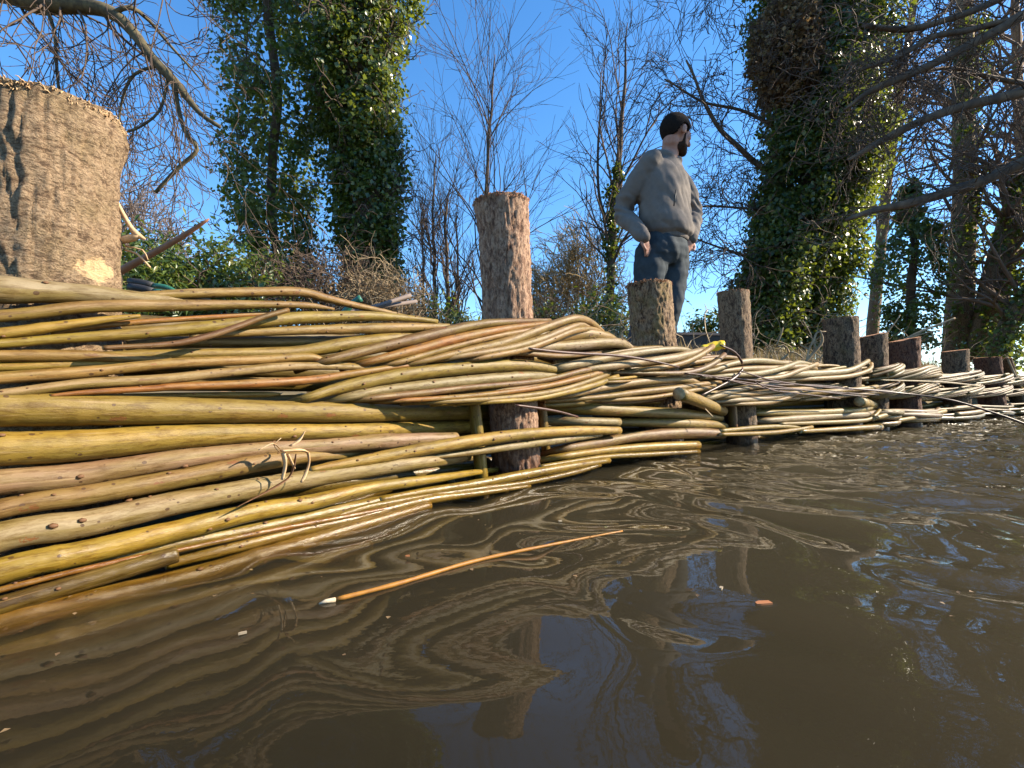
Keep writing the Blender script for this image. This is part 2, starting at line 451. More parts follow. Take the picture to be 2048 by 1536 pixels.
def build_water():
    th = np.concatenate([np.linspace(rad(-62), rad(62), 470), np.linspace(rad(62), rad(298), 50)[1:-1]])
    rr = np.concatenate([[.02, .1], np.geomspace(.2, 8, 440), np.geomspace(8.2, 300, 40)])
    T, R = np.meshgrid(th, rr, indexing='ij')
    X, Y = R * np.sin(T), R * np.cos(T)
    Z = wave(X, Y)
    Z *= np.clip((12 - R) / 6, 0, 1)
    n, k = X.shape
    V = np.stack([X, Y, Z], -1).reshape(-1, 3)
    i = np.arange(n)[:, None]; j = np.arange(k - 1)[None, :]; i2 = (i + 1) % n
    f = np.stack([i * k + j, i2 * k + j, i2 * k + j + 1, i * k + j + 1], -1).reshape(-1, 4)
    # centre, rim and bottom so that the water is a closed body
    rim = np.stack([X[:, -1], Y[:, -1], np.full(n, -.9)], -1)
    extra = np.vstack([[[0, 0, 0]], rim, [[0, 0, -.9]]])
    c, r0, cb = len(V), len(V) + 1, len(V) + 1 + n
    V = np.vstack([V, extra])
    ii = np.arange(n); jj = (ii + 1) % n
    top = np.stack([np.full(n, c), jj * k, ii * k], -1)
    side = np.stack([ii * k + k - 1, jj * k + k - 1, r0 + jj, r0 + ii], -1)
    bot = np.stack([np.full(n, cb), r0 + ii, r0 + jj], -1)
    me = mesh_np('water', V, np.vstack([f, side]), np.vstack([top, bot]))
    m = bpy.data.materials.new('murky_water'); m.use_nodes = True
    t = m.node_tree; t.nodes.clear()
    out = nd(t, 'ShaderNodeOutputMaterial')
    fr = nd(t, 'ShaderNodeFresnel', i_IOR=1.33)
    tr = nd(t, 'ShaderNodeBsdfTransparent'); tr.inputs[0].default_value = (.92, .90, .84, 1)
    gl = nd(t, 'ShaderNodeBsdfGlossy'); gl.inputs['Roughness'].default_value = .012
    bp = nd(t, 'ShaderNodeBump', i_Strength=.04, i_Distance=.004)
    g = nd(t, 'ShaderNodeTexCoord').outputs['Object']
    nz = noise_tex(t, mapping(t, g, (1, 1, 1)), 28, 3)
    t.links.new(nz, bp.inputs['Height'])
    for s in (fr, gl): t.links.new(bp.outputs[0], s.inputs['Normal'])
    mx = nd(t, 'ShaderNodeMixShader')
    gb = nd(t, 'ShaderNodeNewGeometry')
    front = math_n(t, 'SUBTRACT', 1.0, gb.outputs['Backfacing'])
    t.links.new(math_n(t, 'MULTIPLY', fr.outputs[0], front), mx.inputs[0]); t.links.new(tr.outputs[0], mx.inputs[1]); t.links.new(gl.outputs[0], mx.inputs[2])
    t.links.new(mx.outputs[0], out.inputs['Surface'])
    vol = nd(t, 'ShaderNodeVolumePrincipled', i_Density=8.5, i_Anisotropy=.2)
    vol.inputs['Color'].default_value = (.122, .108, .078, 1)
    t.links.new(vol.outputs[0], out.inputs['Volume'])
    o = link('river_water', me, m)
    tag(o, kind='structure')
build_water()

# ------------------------------------------------------------------ willow rods
TAN = (.215, .126, .036); OLV = (.190, .126, .020); YEL = (.260, .160, .022); GRY = (.225, .168, .085); ORG = (.225, .090, .014); BRN = (.130, .062, .021); PNK = (.235, .150, .066); DRK = (.105, .072, .019)
bud_me = None
def bud_mesh():
    global bud_me
    if bud_me is None:
        t = Tubes(); t.add([(0, 0, -.2), (0, 0, .35), (.25, 0, .8), (.7, 0, 1.0)], [1.0, .9, .6, .15], 6)
        bud_me = t.mesh('bud')
        bud_me.materials.append(M_BUD)
    return bud_me

def add_buds(rodo, W, R, spacing, pitch):
    ln = np.concatenate([[0], np.cumsum(np.linalg.norm(np.diff(W, axis=0), axis=1))])
    s = random.uniform(.2, 1) * spacing
    while s < ln[-1] - .01:
        p = np.array([np.interp(s, ln, W[:, i]) for i in range(3)]); r = float(np.interp(s, ln, R))
        i = min(len(W) - 2, max(0, int(np.searchsorted(ln, s)) - 1))
        t = W[i + 1] - W[i]; t /= np.linalg.norm(t)
        view = -p + np.array([0, 0, CAM_H]); view /= np.linalg.norm(view)
        v = np.random.default_rng(int(s * 1e5)).normal(0, .8, 3) + view * 1.1 + np.array([0, 0, .35])
        n = v - t * v.dot(t); n /= np.linalg.norm(n)
        b = bpy.data.objects.new('bud', bud_mesh()); C.objects.link(b)
        b.parent = rodo
        k = max(.0016, min(.0034, r * .2)) * random.uniform(.5, 1.25)
        zx = Vector(t); zz = Vector(n); yy = zz.cross(zx)
        Mx = Matrix((zx, yy, zz)).transposed().to_4x4()
        b.matrix_local = Matrix.Translation(Vector(p + n * (r - k * .15)) - rodo_off) @ Mx @ Matrix.Scale(k, 4) @ Matrix.Diagonal((1.6, 1, .75, 1))
        s += spacing * random.choice((.25, .5, .8, 1.1, 1.6, 2.2)) * random.uniform(.7, 1.2)
rodo_off = Vector((0, 0, 0))

def make_rod(parent, W, R, tint, name='rod', cut=True, buds=0.0, k=12, label=None):
    W = np.asarray(W); R = np.asarray(R)
    n = len(W)
    ln = np.concatenate([[0], np.cumsum(np.linalg.norm(np.diff(W, axis=0), axis=1))])
    ph = random.uniform(0, 50)
    wob = np.array([1 + .035 * mnoise.noise(Vector((ph, l * 22, 0))) + .03 * mnoise.noise(Vector((ph, l * 70, 3))) for l in ln])
    for _ in range(int(ln[-1] / .11)):
        c0 = random.uniform(0, ln[-1]); wob = wob + random.uniform(.02, .07) * np.exp(-((ln - c0) / .009) ** 2)
    rr = R * wob
    tb = Tubes(); tb.add(W, rr, k, cap=False, u0=ph)
    V = np.concatenate(tb.V)
    tb.V = [V]
    # closed ends
    for e in (0, n - 1):
        tb.V.append(W[e:e + 1]); c = tb.n; tb.n += 1
        jj = np.arange(k); a = e * k + jj; b_ = e * k + (jj + 1) % k
        tb.T.append(np.stack([a, np.full(k, c), b_] if e == 0 else [a, b_, np.full(k, c)], -1))
    me = tb.mesh(name)
    me.materials.append(M_ROD); me.materials.append(M_ROD_END)
    nq = (n - 1) * k
    mi = np.zeros(len(me.polygons), np.int32)
    if cut: mi[nq:] = 1
    me.polygons.foreach_set('material_index', mi)
    j = np.array([random.uniform(.80, 1.06), random.uniform(.94, 1.04), random.uniform(.85, 1.15)])
    j[1] *= j[0]; j[2] *= j[0]
    o = link(name, me, None, parent, True, tuple(np.clip(np.array(tint) * j, 0, 1)))
    if buds: 
        add_buds(o, W, rr, buds, None)
    return o

def px_rod(parent, pts, o, tint, name='rod', cut=True, buds=None, k=12):
    """a rod traced on the photo: rows (x, y, diameter in px[, o]); it stands where its sight lines meet the wall line"""
    rows = [(p[0], p[1], p[2], p[3] if len(p) > 3 else o) for p in pts]
    if parent is not None and parent in (top, mid):      # ends tuck in behind their neighbours
        if rows[0][0] > 450: rows[0] = (*rows[0][:3], rows[0][3] - .05)
        if rows[-1][0] > 1000 and len(pts[-1]) < 4: rows[-1] = (*rows[-1][:3], rows[-1][3] - .04)
    Q = catmull(rows, 9.0)
    W, R = [], []
    for x, y, d, oo in Q:
        a = wall_at(x, oo)
        W.append((a[0], a[1], CAM_H + (HOR - y) / F * a[1]))
        # width across the sight line
        R.append(max(.0012, d / 2 / F * a[1] * .96))
    if buds is None:
        buds = .115 if max(r[0] for r in rows) < 1320 and max(r[2] for r in rows) > 12 else 0
    return make_rod(parent, W, R, tint, name, cut, buds, k)

top = empty('willow_weave', wall_s(.6, 0, .4), 'topmost twisted course of willow rods woven round the posts', 'willow weave')
mid = empty('willow_weave', wall_s(.6, 0, .25), 'second twisted course of willow rods lying under the topmost one', 'willow weave')
low = empty('willow_weave', wall_s(.6, 0, .05), 'thick straight willow rods stacked below the twisted courses down into the water', 'willow weave')

# topmost course, nearest stretch
px_rod(top, [(-260, 640, 30), (0, 632, 26), (171, 614, 26), (342, 611, 24), (513, 609, 17), (615, 611, 13), (668, 618, 5)], 0, TAN)
px_rod(top, [(60, 630, 14), (150, 612, 16), (225, 600, 19), (341, 589, 20), (513, 584, 20), (600, 584, 20), (650, 596, 17), (702, 609, 15), (791, 628, 9), (824, 635, 5)], -.012, TAN)
px_rod(top, [(-260, 690, 26), (0, 667, 24), (102, 654, 22), (205, 640, 15), (280, 632, 8)], .004, YEL)
px_rod(top, [(100, 668, 12), (171, 655, 12), (308, 642, 12), (444, 633, 12), (530, 628, 10), (590, 625, 7)], -.012, ORG)
px_rod(top, [(-260, 700, 20), (0, 687, 20), (102, 679, 20), (273, 667, 24), (444, 651, 25), (581, 637, 26), (650, 634, 24), (737, 632, 20), (820, 637, 14), (874, 643, 9)], .004, OLV)
px_rod(top, [(205, 696, 10), (342, 688, 12), (410, 674, 14), (470, 655, 13), (530, 633, 12), (577, 620, 10)], .03, BRN)
px_rod(top, [(380, 672, 14), (513, 664, 18), (615, 660, 20), (771, 656, 22), (850, 654, 18), (898, 653, 12)], .0, TAN)
px_rod(top, [(250, 690, 22), (342, 684, 22), (700, 682, 22), (800, 670, 22), (960, 660, 20, -.15), (1100, 672, 20, -.16)], -.03, DRK)
px_rod(top, [(200, 712, 18), (308, 709, 20), (500, 706, 22), (600, 703, 25), (702, 687, 30), (805, 676, 28), (900, 668, 22, -.05)], -.008, OLV)
# bundle over the second post
px_rod(top, [(590, 742, 14), (651, 722, 18), (737, 700, 22), (839, 676, 24), (942, 652, 20), (1010, 644, 15), (1100, 641, 9, -.03)], .012, BRN)
px_rod(top, [(680, 738, 12), (737, 724, 16), (839, 698, 22), (908, 679, 22), (1010, 658, 16), (1110, 645, 9, -.02)], .016, ORG)
px_rod(top, [(720, 738, 10), (790, 726, 12), (873, 703, 14), (976, 676, 13), (1078, 657, 11), (1110, 650, 9)], .018, TAN)
px_rod(top, [(760, 740, 9), (839, 724, 12), (942, 700, 18), (1010, 685, 22), (1096, 653, 19), (1150, 637, 17), (1180, 645, 16, .0), (1203, 664, 14, -.02)], .022, TAN)
px_rod(top, [(840, 730, 10), (908, 714, 12), (1010, 698, 17), (1078, 680, 18), (1133, 658, 15), (1164, 649, 13, .01), (1186, 664, 11, -.01)], .028, PNK)
px_rod(top, [(900, 728, 10), (960, 716, 12), (1044, 700, 16), (1096, 682, 16), (1150, 661, 14), (1190, 660, 12, .0), (1215, 676, 9, -.02)], .03, TAN)
px_rod(top, [(1000, 706, 16), (1060, 690, 20), (1110, 676, 25), (1164, 668, 26), (1215, 674, 20), (1232, 683, 12)], .004, TAN)
px_rod(top, [(960, 714, 12), (1044, 698, 16), (1130, 692, 22), (1215, 685, 22), (1245, 688, 20, -.01), (1262, 697, 14, -.03)], .012, GRY)
px_rod(top, [(800, 735, 9), (873, 720, 12), (960, 705, 12), (1040, 706, 12), (1120, 712, 12), (1200, 706, 9, 0)], .012, BRN)
# the stretch to the third and fourth posts
px_rod(top, [(1060, 742, 14, -.03), (1120, 735, 18), (1200, 719, 18), (1273, 706, 16), (1334, 699, 13), (1371, 700, 12, .0), (1387, 707, 9, -.03)], .015, GRY)
px_rod(top, [(1100, 748, 12), (1200, 735, 16), (1273, 726, 17), (1346, 716, 18), (1395, 704, 16, .0), (1414, 698, 10, -.03)], .022, GRY)
px_rod(top, [(1120, 716, 12), (1180, 712, 14), (1250, 702, 14), (1300, 697, 12), (1350, 695, 10, -.02)], -.02, TAN)
px_rod(top, [(1240, 744, 9), (1298, 738, 11), (1359, 728, 12), (1400, 710, 13, .02), (1425, 693, 12, -.01)], .03, TAN)
px_rod(top, [(1220, 745, 8), (1322, 747, 10), (1383, 744, 12), (1425, 728, 12, .03), (1449, 709, 10, .0)], .036, BRN)
px_rod(top, [(1240, 731, 10), (1300, 727, 11), (1370, 715, 12), (1410, 700, 10, .0)], .01, PNK)
px_rod(top, [(1360, 752, 8), (1430, 740, 10), (1455, 730, 11), (1498, 722, 13), (1537, 723, 13), (1576, 728, 9, -.03)], .012, GRY)
px_rod(top, [(1400, 748, 10), (1488, 738, 12), (1556, 736, 12), (1610, 733, 11), (1632, 738, 8, -.02)], .018, TAN)
px_rod(top, [(1400, 757, 8), (1459, 751, 10), (1517, 747, 13), (1566, 736, 12), (1595, 726, 12, .01), (1618, 729, 9, -.03)], .028, GRY)
px_rod(top, [(1480, 760, 8), (1556, 755, 11), (1595, 742, 10), (1634, 728, 9)], .04, PNK)
px_rod(top, [(1500, 752, 12), (1576, 749, 15), (1634, 747, 15), (1693, 742, 12), (1722, 730, 10, .0), (1736, 722, 9, -.05)], .02, GRY)
px_rod(top, [(1540, 760, 9), (1640, 757, 10), (1700, 752, 10), (1738, 740, 9, .0), (1742, 728, 9, -.06)], .03, TAN)

# second course
px_rod(mid, [(-260, 714, 28), (0, 712, 26), (171, 712, 24), (256, 717, 16), (342, 719, 9)], 0, TAN)
px_rod(mid, [(-260, 738, 20), (0, 734, 20), (137, 729, 20), (239, 727, 13), (300, 727, 7)], -.004, YEL)
px_rod(mid, [(-260, 778, 28), (0, 756, 26), (171, 744, 24), (342, 727, 22), (513, 720, 20), (612, 714, 17), (650, 722, 13), (700, 731, 11), (766, 735, 8)], .004, TAN)
px_rod(mid, [(-60, 795, 18), (34, 784, 20), (171, 767, 22), (308, 760, 22), (444, 746, 20), (581, 733, 18), (700, 734, 13), (760, 737, 8)], .008, PNK)
px_rod(mid, [(100, 792, 8), (171, 785, 11), (308, 777, 14), (342, 774, 16), (513, 767, 19), (620, 760, 18), (702, 748, 16), (791, 734, 12), (850, 730, 8)], .012, ORG)
px_rod(mid, [(-200, 800, 14), (100, 796, 12), (342, 791, 12), (513, 789, 12), (560, 788, 6)], -.01, OLV)
px_rod(mid, [(560, 812, 14), (610, 797, 18), (668, 779, 24), (771, 756, 30), (873, 741, 30), (1010, 731, 26), (1078, 734, 22), (1150, 748, 13, -.01)], .012, OLV)
px_rod(mid, [(620, 810, 14), (690, 795, 18), (771, 780, 22), (908, 765, 24), (1044, 753, 22), (1117, 752, 15, 0)], .014, GRY)
px_rod(mid, [(660, 806, 10), (737, 797, 14), (839, 787, 16), (942, 775, 14), (1078, 762, 12), (1164, 742, 12), (1200, 738, 9, .0)], .022, BRN)
px_rod(mid, [(720, 806, 8), (805, 801, 10), (942, 792, 12), (1078, 775, 12), (1181, 751, 13), (1210, 742, 10, .0)], .026, ORG)
px_rod(mid, [(800, 808, 8), (873, 804, 10), (1010, 796, 14), (1113, 782, 14), (1190, 758, 12), (1218, 747, 10, .0)], .024, TAN)
px_rod(mid, [(860, 810, 8), (976, 804, 10), (1078, 796, 12), (1181, 772, 14), (1235, 752, 10, .0)], .026, YEL)
px_rod(mid, [(900, 788, 10), (1010, 780, 10), (1100, 768, 10), (1160, 752, 9), (1185, 741, 8)], .020, BRN)
px_rod(mid, [(1080, 798, 10), (1140, 790, 13), (1200, 777, 15), (1273, 765, 17), (1346, 759, 17), (1380, 761, 13, 0), (1400, 768, 9, -.03)], .008, PNK)
px_rod(mid, [(1090, 803, 8), (1200, 794, 11), (1273, 785, 14), (1346, 777, 14), (1395, 770, 12, .0), (1440, 764, 8, -.03)], .016, TAN)
px_rod(mid, [(1160, 802, 8), (1249, 799, 9), (1310, 794, 9), (1380, 782, 10), (1430, 772, 8, .0)], .022, TAN)
px_rod(mid, [(1100, 786, 10), (1180, 777, 12), (1260, 772, 12), (1340, 768, 10), (1400, 762, 8)], -.005, BRN)
px_rod(mid, [(1200, 752, 12), (1290, 750, 14), (1380, 752, 14), (1450, 757, 12)], -.03, DRK)
px_rod(mid, [(1180, 762, 6), (1240, 757, 7), (1285, 752, 4)], .035, YEL, buds=0)
px_rod(mid, [(1170, 766, 6), (1240, 763, 6), (1275, 760, 3)], .035, TAN, buds=0)
px_rod(mid, [(1380, 806, 8), (1420, 796, 11), (1459, 784, 16), (1498, 775, 13), (1540, 770, 9, -.02)], .01, GRY)
px_rod(mid, [(1420, 800, 8), (1459, 793, 11), (1517, 786, 12), (1576, 780, 12), (1640, 777, 9, -.02)], .016, TAN)
px_rod(mid, [(1420, 805, 8), (1478, 800, 11), (1537, 796, 12), (1586, 786, 11), (1610, 779, 8)], .024, GRY)
px_rod(mid, [(1440, 810, 7), (1488, 808, 8), (1537, 805, 10), (1576, 795, 8), (1610, 778, 6)], .03, TAN)
px_rod(mid, [(1560, 794, 9), (1620, 786, 12), (1680, 782, 11), (1740, 776, 10), (1760, 770, 7, -.05)], .015, OLV)
px_rod(mid, [(1600, 800, 8), (1680, 793, 9), (1750, 786, 8), (1790, 778, 7)], .022, TAN)
px_rod(mid, [(1460, 775, 10), (1530, 768, 11), (1600, 770, 10), (1680, 770, 9)], -.02, DRK)

# thick rods below
px_rod(low, [(-330, 822, 90), (0, 818, 75), (171, 819, 68), (342, 821, 58), (513, 823, 48), (700, 825, 41), (800, 826, 34, -.05), (942, 825, 29, -.165), (1040, 820, 26, -.175), (1092, 816, 26, -.13), (1181, 818, 26, -.03), (1273, 823, 22, 0), (1371, 828, 21, -.01), (1440, 836, 16, -.10)], 0, OLV)
px_rod(low, [(-330, 905, 86), (0, 898, 72), (171, 890, 66), (342, 874, 54), (513, 866, 40), (700, 862, 32), (800, 858, 29, -.05), (942, 854, 25, -.17), (1000, 852, 24, -.18)], .0, YEL)
px_rod(low, [(1020, 844, 18, -.17), (1095, 842, 18, -.09), (1160, 843, 18, -.02), (1238, 844, 16)], -.0, GRY)
px_rod(low, [(1180, 847, 14, -.09), (1273, 845, 18, -.03), (1371, 847, 20, 0), (1420, 849, 18, -.03), (1450, 852, 14, -.09)], -.01, OLV)
px_rod(low, [(-330, 1000, 70), (0, 965, 56), (137, 953, 52), (342, 921, 42), (513, 900, 34), (617, 894, 33), (771, 883, 32), (912, 876, 24)], .004, PNK)
px_rod(low, [(-330, 1105, 52), (0, 1018, 42), (171, 990, 42), (342, 960, 40), (513, 927, 36), (600, 915, 28), (690, 909, 18, -.01), (780, 904, 10, -.05)], .014, TAN)
px_rod(low, [(620, 940, 14), (702, 926, 24), (839, 900, 27), (942, 883, 28), (1044, 869, 24), (1147, 862, 21), (1238, 861, 16)], .022, YEL)
px_rod(low, [(860, 915, 10), (942, 905, 15), (1010, 895, 17), (1113, 881, 17), (1202, 870, 8)], .014, GRY)
px_rod(low, [(-330, 1170, 76), (0, 1074, 62), (171, 1047, 56), (342, 1008, 49), (513, 976, 44), (620, 957, 38), (737, 939, 34), (830, 926, 30), (886, 919, 27, -.01), (960, 909, 22, -.14)], .018, GRY)
px_rod(low, [(-330, 1250, 70), (0, 1143, 58), (171, 1105, 52), (342, 1064, 45), (513, 1023, 38), (620, 1005, 34), (737, 977, 26), (873, 957, 18), (950, 945, 13, -.03), (1010, 938, 10, -.12)], .028, YEL)
px_rod(low, [(1080, 912, 14, -.08), (1130, 897, 18), (1200, 886, 22), (1273, 873, 22), (1371, 866, 24), (1446, 868, 20)], -.004, BRN)
px_rod(low, [(1070, 922, 13, -.06), (1130, 912, 14), (1200, 902, 15), (1298, 894, 18), (1396, 890, 17)], .006, YEL)
px_rod(low, [(1080, 934, 10), (1200, 915, 11), (1298, 909, 12), (1398, 903, 9)], .012, OLV)
px_rod(low, [(760, 1000, 12), (839, 985, 16), (942, 970, 20), (1044, 950, 20), (1147, 932, 18), (1218, 921, 11)], .03, YEL)
px_rod(low, [(660, 1040, 16), (737, 1014, 15), (908, 985, 14), (1044, 967, 13), (1147, 945, 12), (1200, 930, 8)], .034, OLV)
px_rod(low, [(-330, 1270, 16), (0, 1180, 14), (239, 1122, 11), (359, 1100, 10), (513, 1067, 12), (700, 1032, 12), (800, 1012, 8)], .045, ORG)
px_rod(low, [(120, 1140, 26), (342, 1092, 32), (513, 1058, 32), (700, 1016, 27), (840, 986, 20), (960, 966, 12), (1030, 956, 7, -.04)], .022, OLV)
px_rod(low, [(330, 1128, 24, .03), (480, 1092, 26), (600, 1062, 24), (700, 1040, 24), (840, 1003, 20), (960, 986, 14), (1060, 972, 7)], .04, YEL)
px_rod(low, [(-200, 1275, 44), (0, 1212, 40), (171, 1162, 38), (290, 1127, 37), (352, 1109, 35)], .052, DRK)
px_rod(low, [(-330, 1345, 70), (0, 1245, 60), (342, 1165, 46), (513, 1115, 38), (700, 1058, 29), (860, 1010, 16)], .05, YEL)
px_rod(low, [(-330, 1440, 60), (0, 1320, 60), (342, 1225, 46), (560, 1150, 36), (740, 1090, 24)], .06, OLV)
px_rod(low, [(-330, 1560, 60), (0, 1420, 56), (300, 1310, 46), (560, 1215, 34)], .08, YEL)
px_rod(low, [(-330, 1500, 50), (100, 1340, 44), (420, 1230, 34), (640, 1150, 24)], .03, OLV)
px_rod(low, [(1440, 862, 9), (1517, 855, 10), (1576, 853, 9), (1600, 856, 6)], .01, OLV)
px_rod(low, [(1440, 869, 8), (1537, 866, 10), (1590, 860, 9), (1624, 854, 7)], .025, YEL)
px_rod(low, [(1480, 828, 9, -.1), (1530, 826, 12, -.03), (1634, 825, 14, 0), (1712, 820, 13, 0), (1738, 816, 11, -.03), (1752, 808, 10, -.1)], 0, OLV)
px_rod(low, [(1495, 842, 11, -.09), (1540, 841, 14, -.02), (1595, 837, 15), (1673, 832, 13), (1730, 829, 12), (1752, 823, 10, -.06)], .004, GRY)
px_rod(low, [(1560, 848, 7), (1625, 846, 9), (1700, 843, 10), (1740, 838, 8), (1760, 820, 6)], .012, OLV)
px_rod(low, [(1600, 863, 9), (1693, 858, 12), (1760, 854, 14)], .03, YEL)
px_rod(low, [(1745, 838, 10), (1768, 831, 11), (1800, 824, 10)], .02, YEL)
px_rod(low, [(1790, 842, 9), (1850, 832, 9), (1890, 822, 8)], .02, YEL)

# posts along the wall: photo column, top row, width, foot column
POSTS = [(95, 178, 290, 88, -.125), (1004, 392, 100, 1030, -.085), (1297, 562, 84, 1324, -.085), (1466, 580, 58, 1484, -.085), (1681, 634, 62, 1686, -.09),
         (1747, 668, 47, 1750, -.09), (1804, 678, 58, 1808, -.09), (1911, 700, 42, 1916, -.09), (1974, 714, 42, 1985, -.09), (2007, 716, 24, 2040, -.12)]
POST_S = [wall_at((p[0] + p[3]) / 2, p[4])[2] for p in POSTS]
while POST_S[-1] < 15: POST_S.append(POST_S[-1] + random.uniform(.75, 1.0))

# the same weave further along: two bundles to a course, crossing between the posts
def weave_far():
    ps = np.array(POST_S); idx = np.arange(len(ps), dtype=float)
    for course, zc, nrod, rr, A, tw in ((top, .385, 6, .0115, .030, 1), (mid, .265, 6, .0095, .030, 1), (low, .095, 4, .0150, .045, 0)):
        for b in (0, 1):
            for i0 in range(5 - b, len(ps) - 2):
                far = ps[i0] > 7
                for j in range(nrod - 2 if far else nrod - 1):
                    n = 34 if not far else 20
                    a0 = max(ps[4] + .25, ps[i0] - random.uniform(.05, .5)); a1 = ps[min(i0 + 2, len(ps) - 1)] - random.uniform(-.2, .35)
                    ss = np.linspace(a0, a1, n)
                    ii = np.interp(ss, ps, idx)
                    oc = -.055 + .095 * np.cos(math.pi * (ii + b))
                    ph = (j + (i0 % 3) * .33) / nrod * 6.283 + b * 1.3 + random.uniform(-.3, .3)
                    if tw:
                        an = ph + (ii - i0) * 2.0
                        oo = oc + A * .7 * np.cos(an)
                        zz = zc + A * 1.1 * np.sin(an) + .028 * np.sin(math.pi * (ii + b) + .6)
                    else:
                        oo = oc + random.uniform(-.014, .024)
                        zz = zc + (j - (nrod - 1) / 2) * .036 + .012 * np.sin(ss * 3 + j) + random.uniform(-.008, .008)
                    R = rr * random.uniform(.75, 1.3) * np.interp(np.linspace(0, 1, n), [0, .75, 1], [1.15, .9, .35])
                    W = [wall_s(s_, o_, z_) for s_, o_, z_ in zip(ss, oo, zz)]
                    make_rod(course, W, R, random.choice([TAN, OLV, BRN, BRN, DRK, DRK]), k=8, cut=random.random() < .4)
weave_far()
for course, zc in ((top, .372), (mid, .252)):
    for j in range(7):
        for s0, s1 in ((POST_S[1] + .12, POST_S[3] - .05), (POST_S[2] + .1, POST_S[4] - .05), (POST_S[3] + .1, POST_S[5])):
            n = 36; ss = np.linspace(s0 + random.uniform(-.1, .1), s1 + random.uniform(-.1, .1), n)
            an = j / 7 * 6.283 + ss * 3.2 + random.uniform(-.2, .2)
            u_ = np.linspace(0, 1, n)
            W = [wall_s(s_, -.045 + .022 * math.cos(a_) - .09 * max(0, (u - .85) / .15), zc + .040 * math.sin(a_)) for s_, a_, u in zip(ss, an, u_)]
            make_rod(course, W, .0105 * random.uniform(.8, 1.2) * np.interp(u_, [0, .1, .8, 1], [.6, 1.1, .95, .5]), random.choice([TAN, OLV, GRY, BRN, TAN]), k=8)
# back layer filling the gaps; its darker tints stand in for shade there
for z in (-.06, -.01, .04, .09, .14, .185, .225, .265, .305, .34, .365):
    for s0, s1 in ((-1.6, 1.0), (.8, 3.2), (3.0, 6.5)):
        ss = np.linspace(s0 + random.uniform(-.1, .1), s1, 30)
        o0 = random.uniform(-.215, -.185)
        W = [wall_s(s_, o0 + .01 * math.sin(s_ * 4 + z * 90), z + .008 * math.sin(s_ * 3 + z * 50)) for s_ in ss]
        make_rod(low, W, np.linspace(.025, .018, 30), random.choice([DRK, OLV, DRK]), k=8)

# loose rods that only rest on or in the weave
def lone(name, pts, o, tint, label, cat, group=None, cut=True, buds=0.0, k=12):
    r = px_rod(None, pts, o, tint, name, cut, buds, k)
    if 'twig' in name or 'tendril' in name or name == 'dark_branch': r.data.materials[0] = M_TWIG
    return tag(r, label, cat, group)
lone('willow_rod', [(-300, 572, 66), (-100, 575, 60), (0, 579, 58), (100, 584, 46), (200, 589, 34), (300, 596, 22), (420, 602, 10, -.03)], -.006, GRY, 'thick grey-green willow rod lying on the weave in front of the widest stump', 'willow rod', buds=.12)
lone('cut_log', [(1358, 787, 27, .12), (1385, 797, 26, .08), (1412, 808, 24, .03), (1445, 822, 22, -.08)], .1, YEL, 'short sawn willow log jutting out of the weave towards the water, end facing out', 'log')
lone('cut_log', [(1718, 803, 20, .06), (1732, 806, 18, .0), (1752, 812, 15, -.1)], .05, YEL, 'small round log end poking out above the curled lower rods', 'log')
lone('dark_twig', [(1058, 697, 5), (1130, 705, 6), (1232, 711, 6), (1300, 721, 5), (1358, 734, 3)], .055, BRN, 'long thin dark twig lying across the top weave between second and third posts', 'twig')
lone('dark_twig', [(1030, 810, 4), (1080, 817, 6), (1120, 824, 5), (1155, 834, 5)], .05, BRN, 'short dark twig sticking out in front of the second post', 'twig')
lone('upright_stake', [(945, 775, 24), (953, 850, 26), (966, 985, 28)], -.05, OLV, 'pale upright stake on the shaded side of the second post', 'stake')
lone('upright_stake', [(1082, 775, 18), (1088, 860, 19), (1097, 955, 18)], -.085, TAN, 'pale upright stake on the sunlit side of the second post', 'stake')
lone('upright_stake', [(1463, 795, 18), (1467, 860, 18)], -.075, BRN, 'brown upright stake beside the foot of the fourth post', 'stake')
for i, dy in enumerate((0, 5, 10, 15, -4, 20)):
    lone('budded_twig', [(1370 + 28 * i, 746 + dy * .9, 2.6), (1500 + 9 * i, 760 + dy * 1.1 + 3 * math.sin(i * 2), 3.2), (1650 - 14 * i, 770 + dy * .8 + 4 * math.sin(i * 3 + 1), 3), (1810 - 26 * i, 783 + dy * .7, 2)], .05 + .006 * i, (.15, .065, .04), 'thin dark red budded twig running along the weave beyond the fourth post', 'twig', 'budded twigs lying along the weave', cut=False, buds=.05, k=6)
lone('dark_branch', [(1690, 776, 4), (1790, 785, 4, .1), (1900, 800, 4.5, .3), (2000, 830, 5, .5), (2060, 852, 5, .62)], .06, (.10, .06, .04), 'long dark branch reaching from the weave out over the water', 'branch', cut=False, k=6)
lone('thin_branch', [(1760, 760, 3), (1880, 764, 4), (1960, 772, 3)], .06, GRY, 'thin pale branch lying on the weave beside the far posts', 'branch', cut=False, k=6)
lone('twisted_tendril', [(1440, 690, 3), (1470, 705, 5), (1486, 733, 6), (1470, 755, 6), (1440, 772, 5), (1400, 792, 4)], .06, BRN, 'dark curled tendril hanging over the weave at the fourth post', 'tendril', cut=False, k=6)
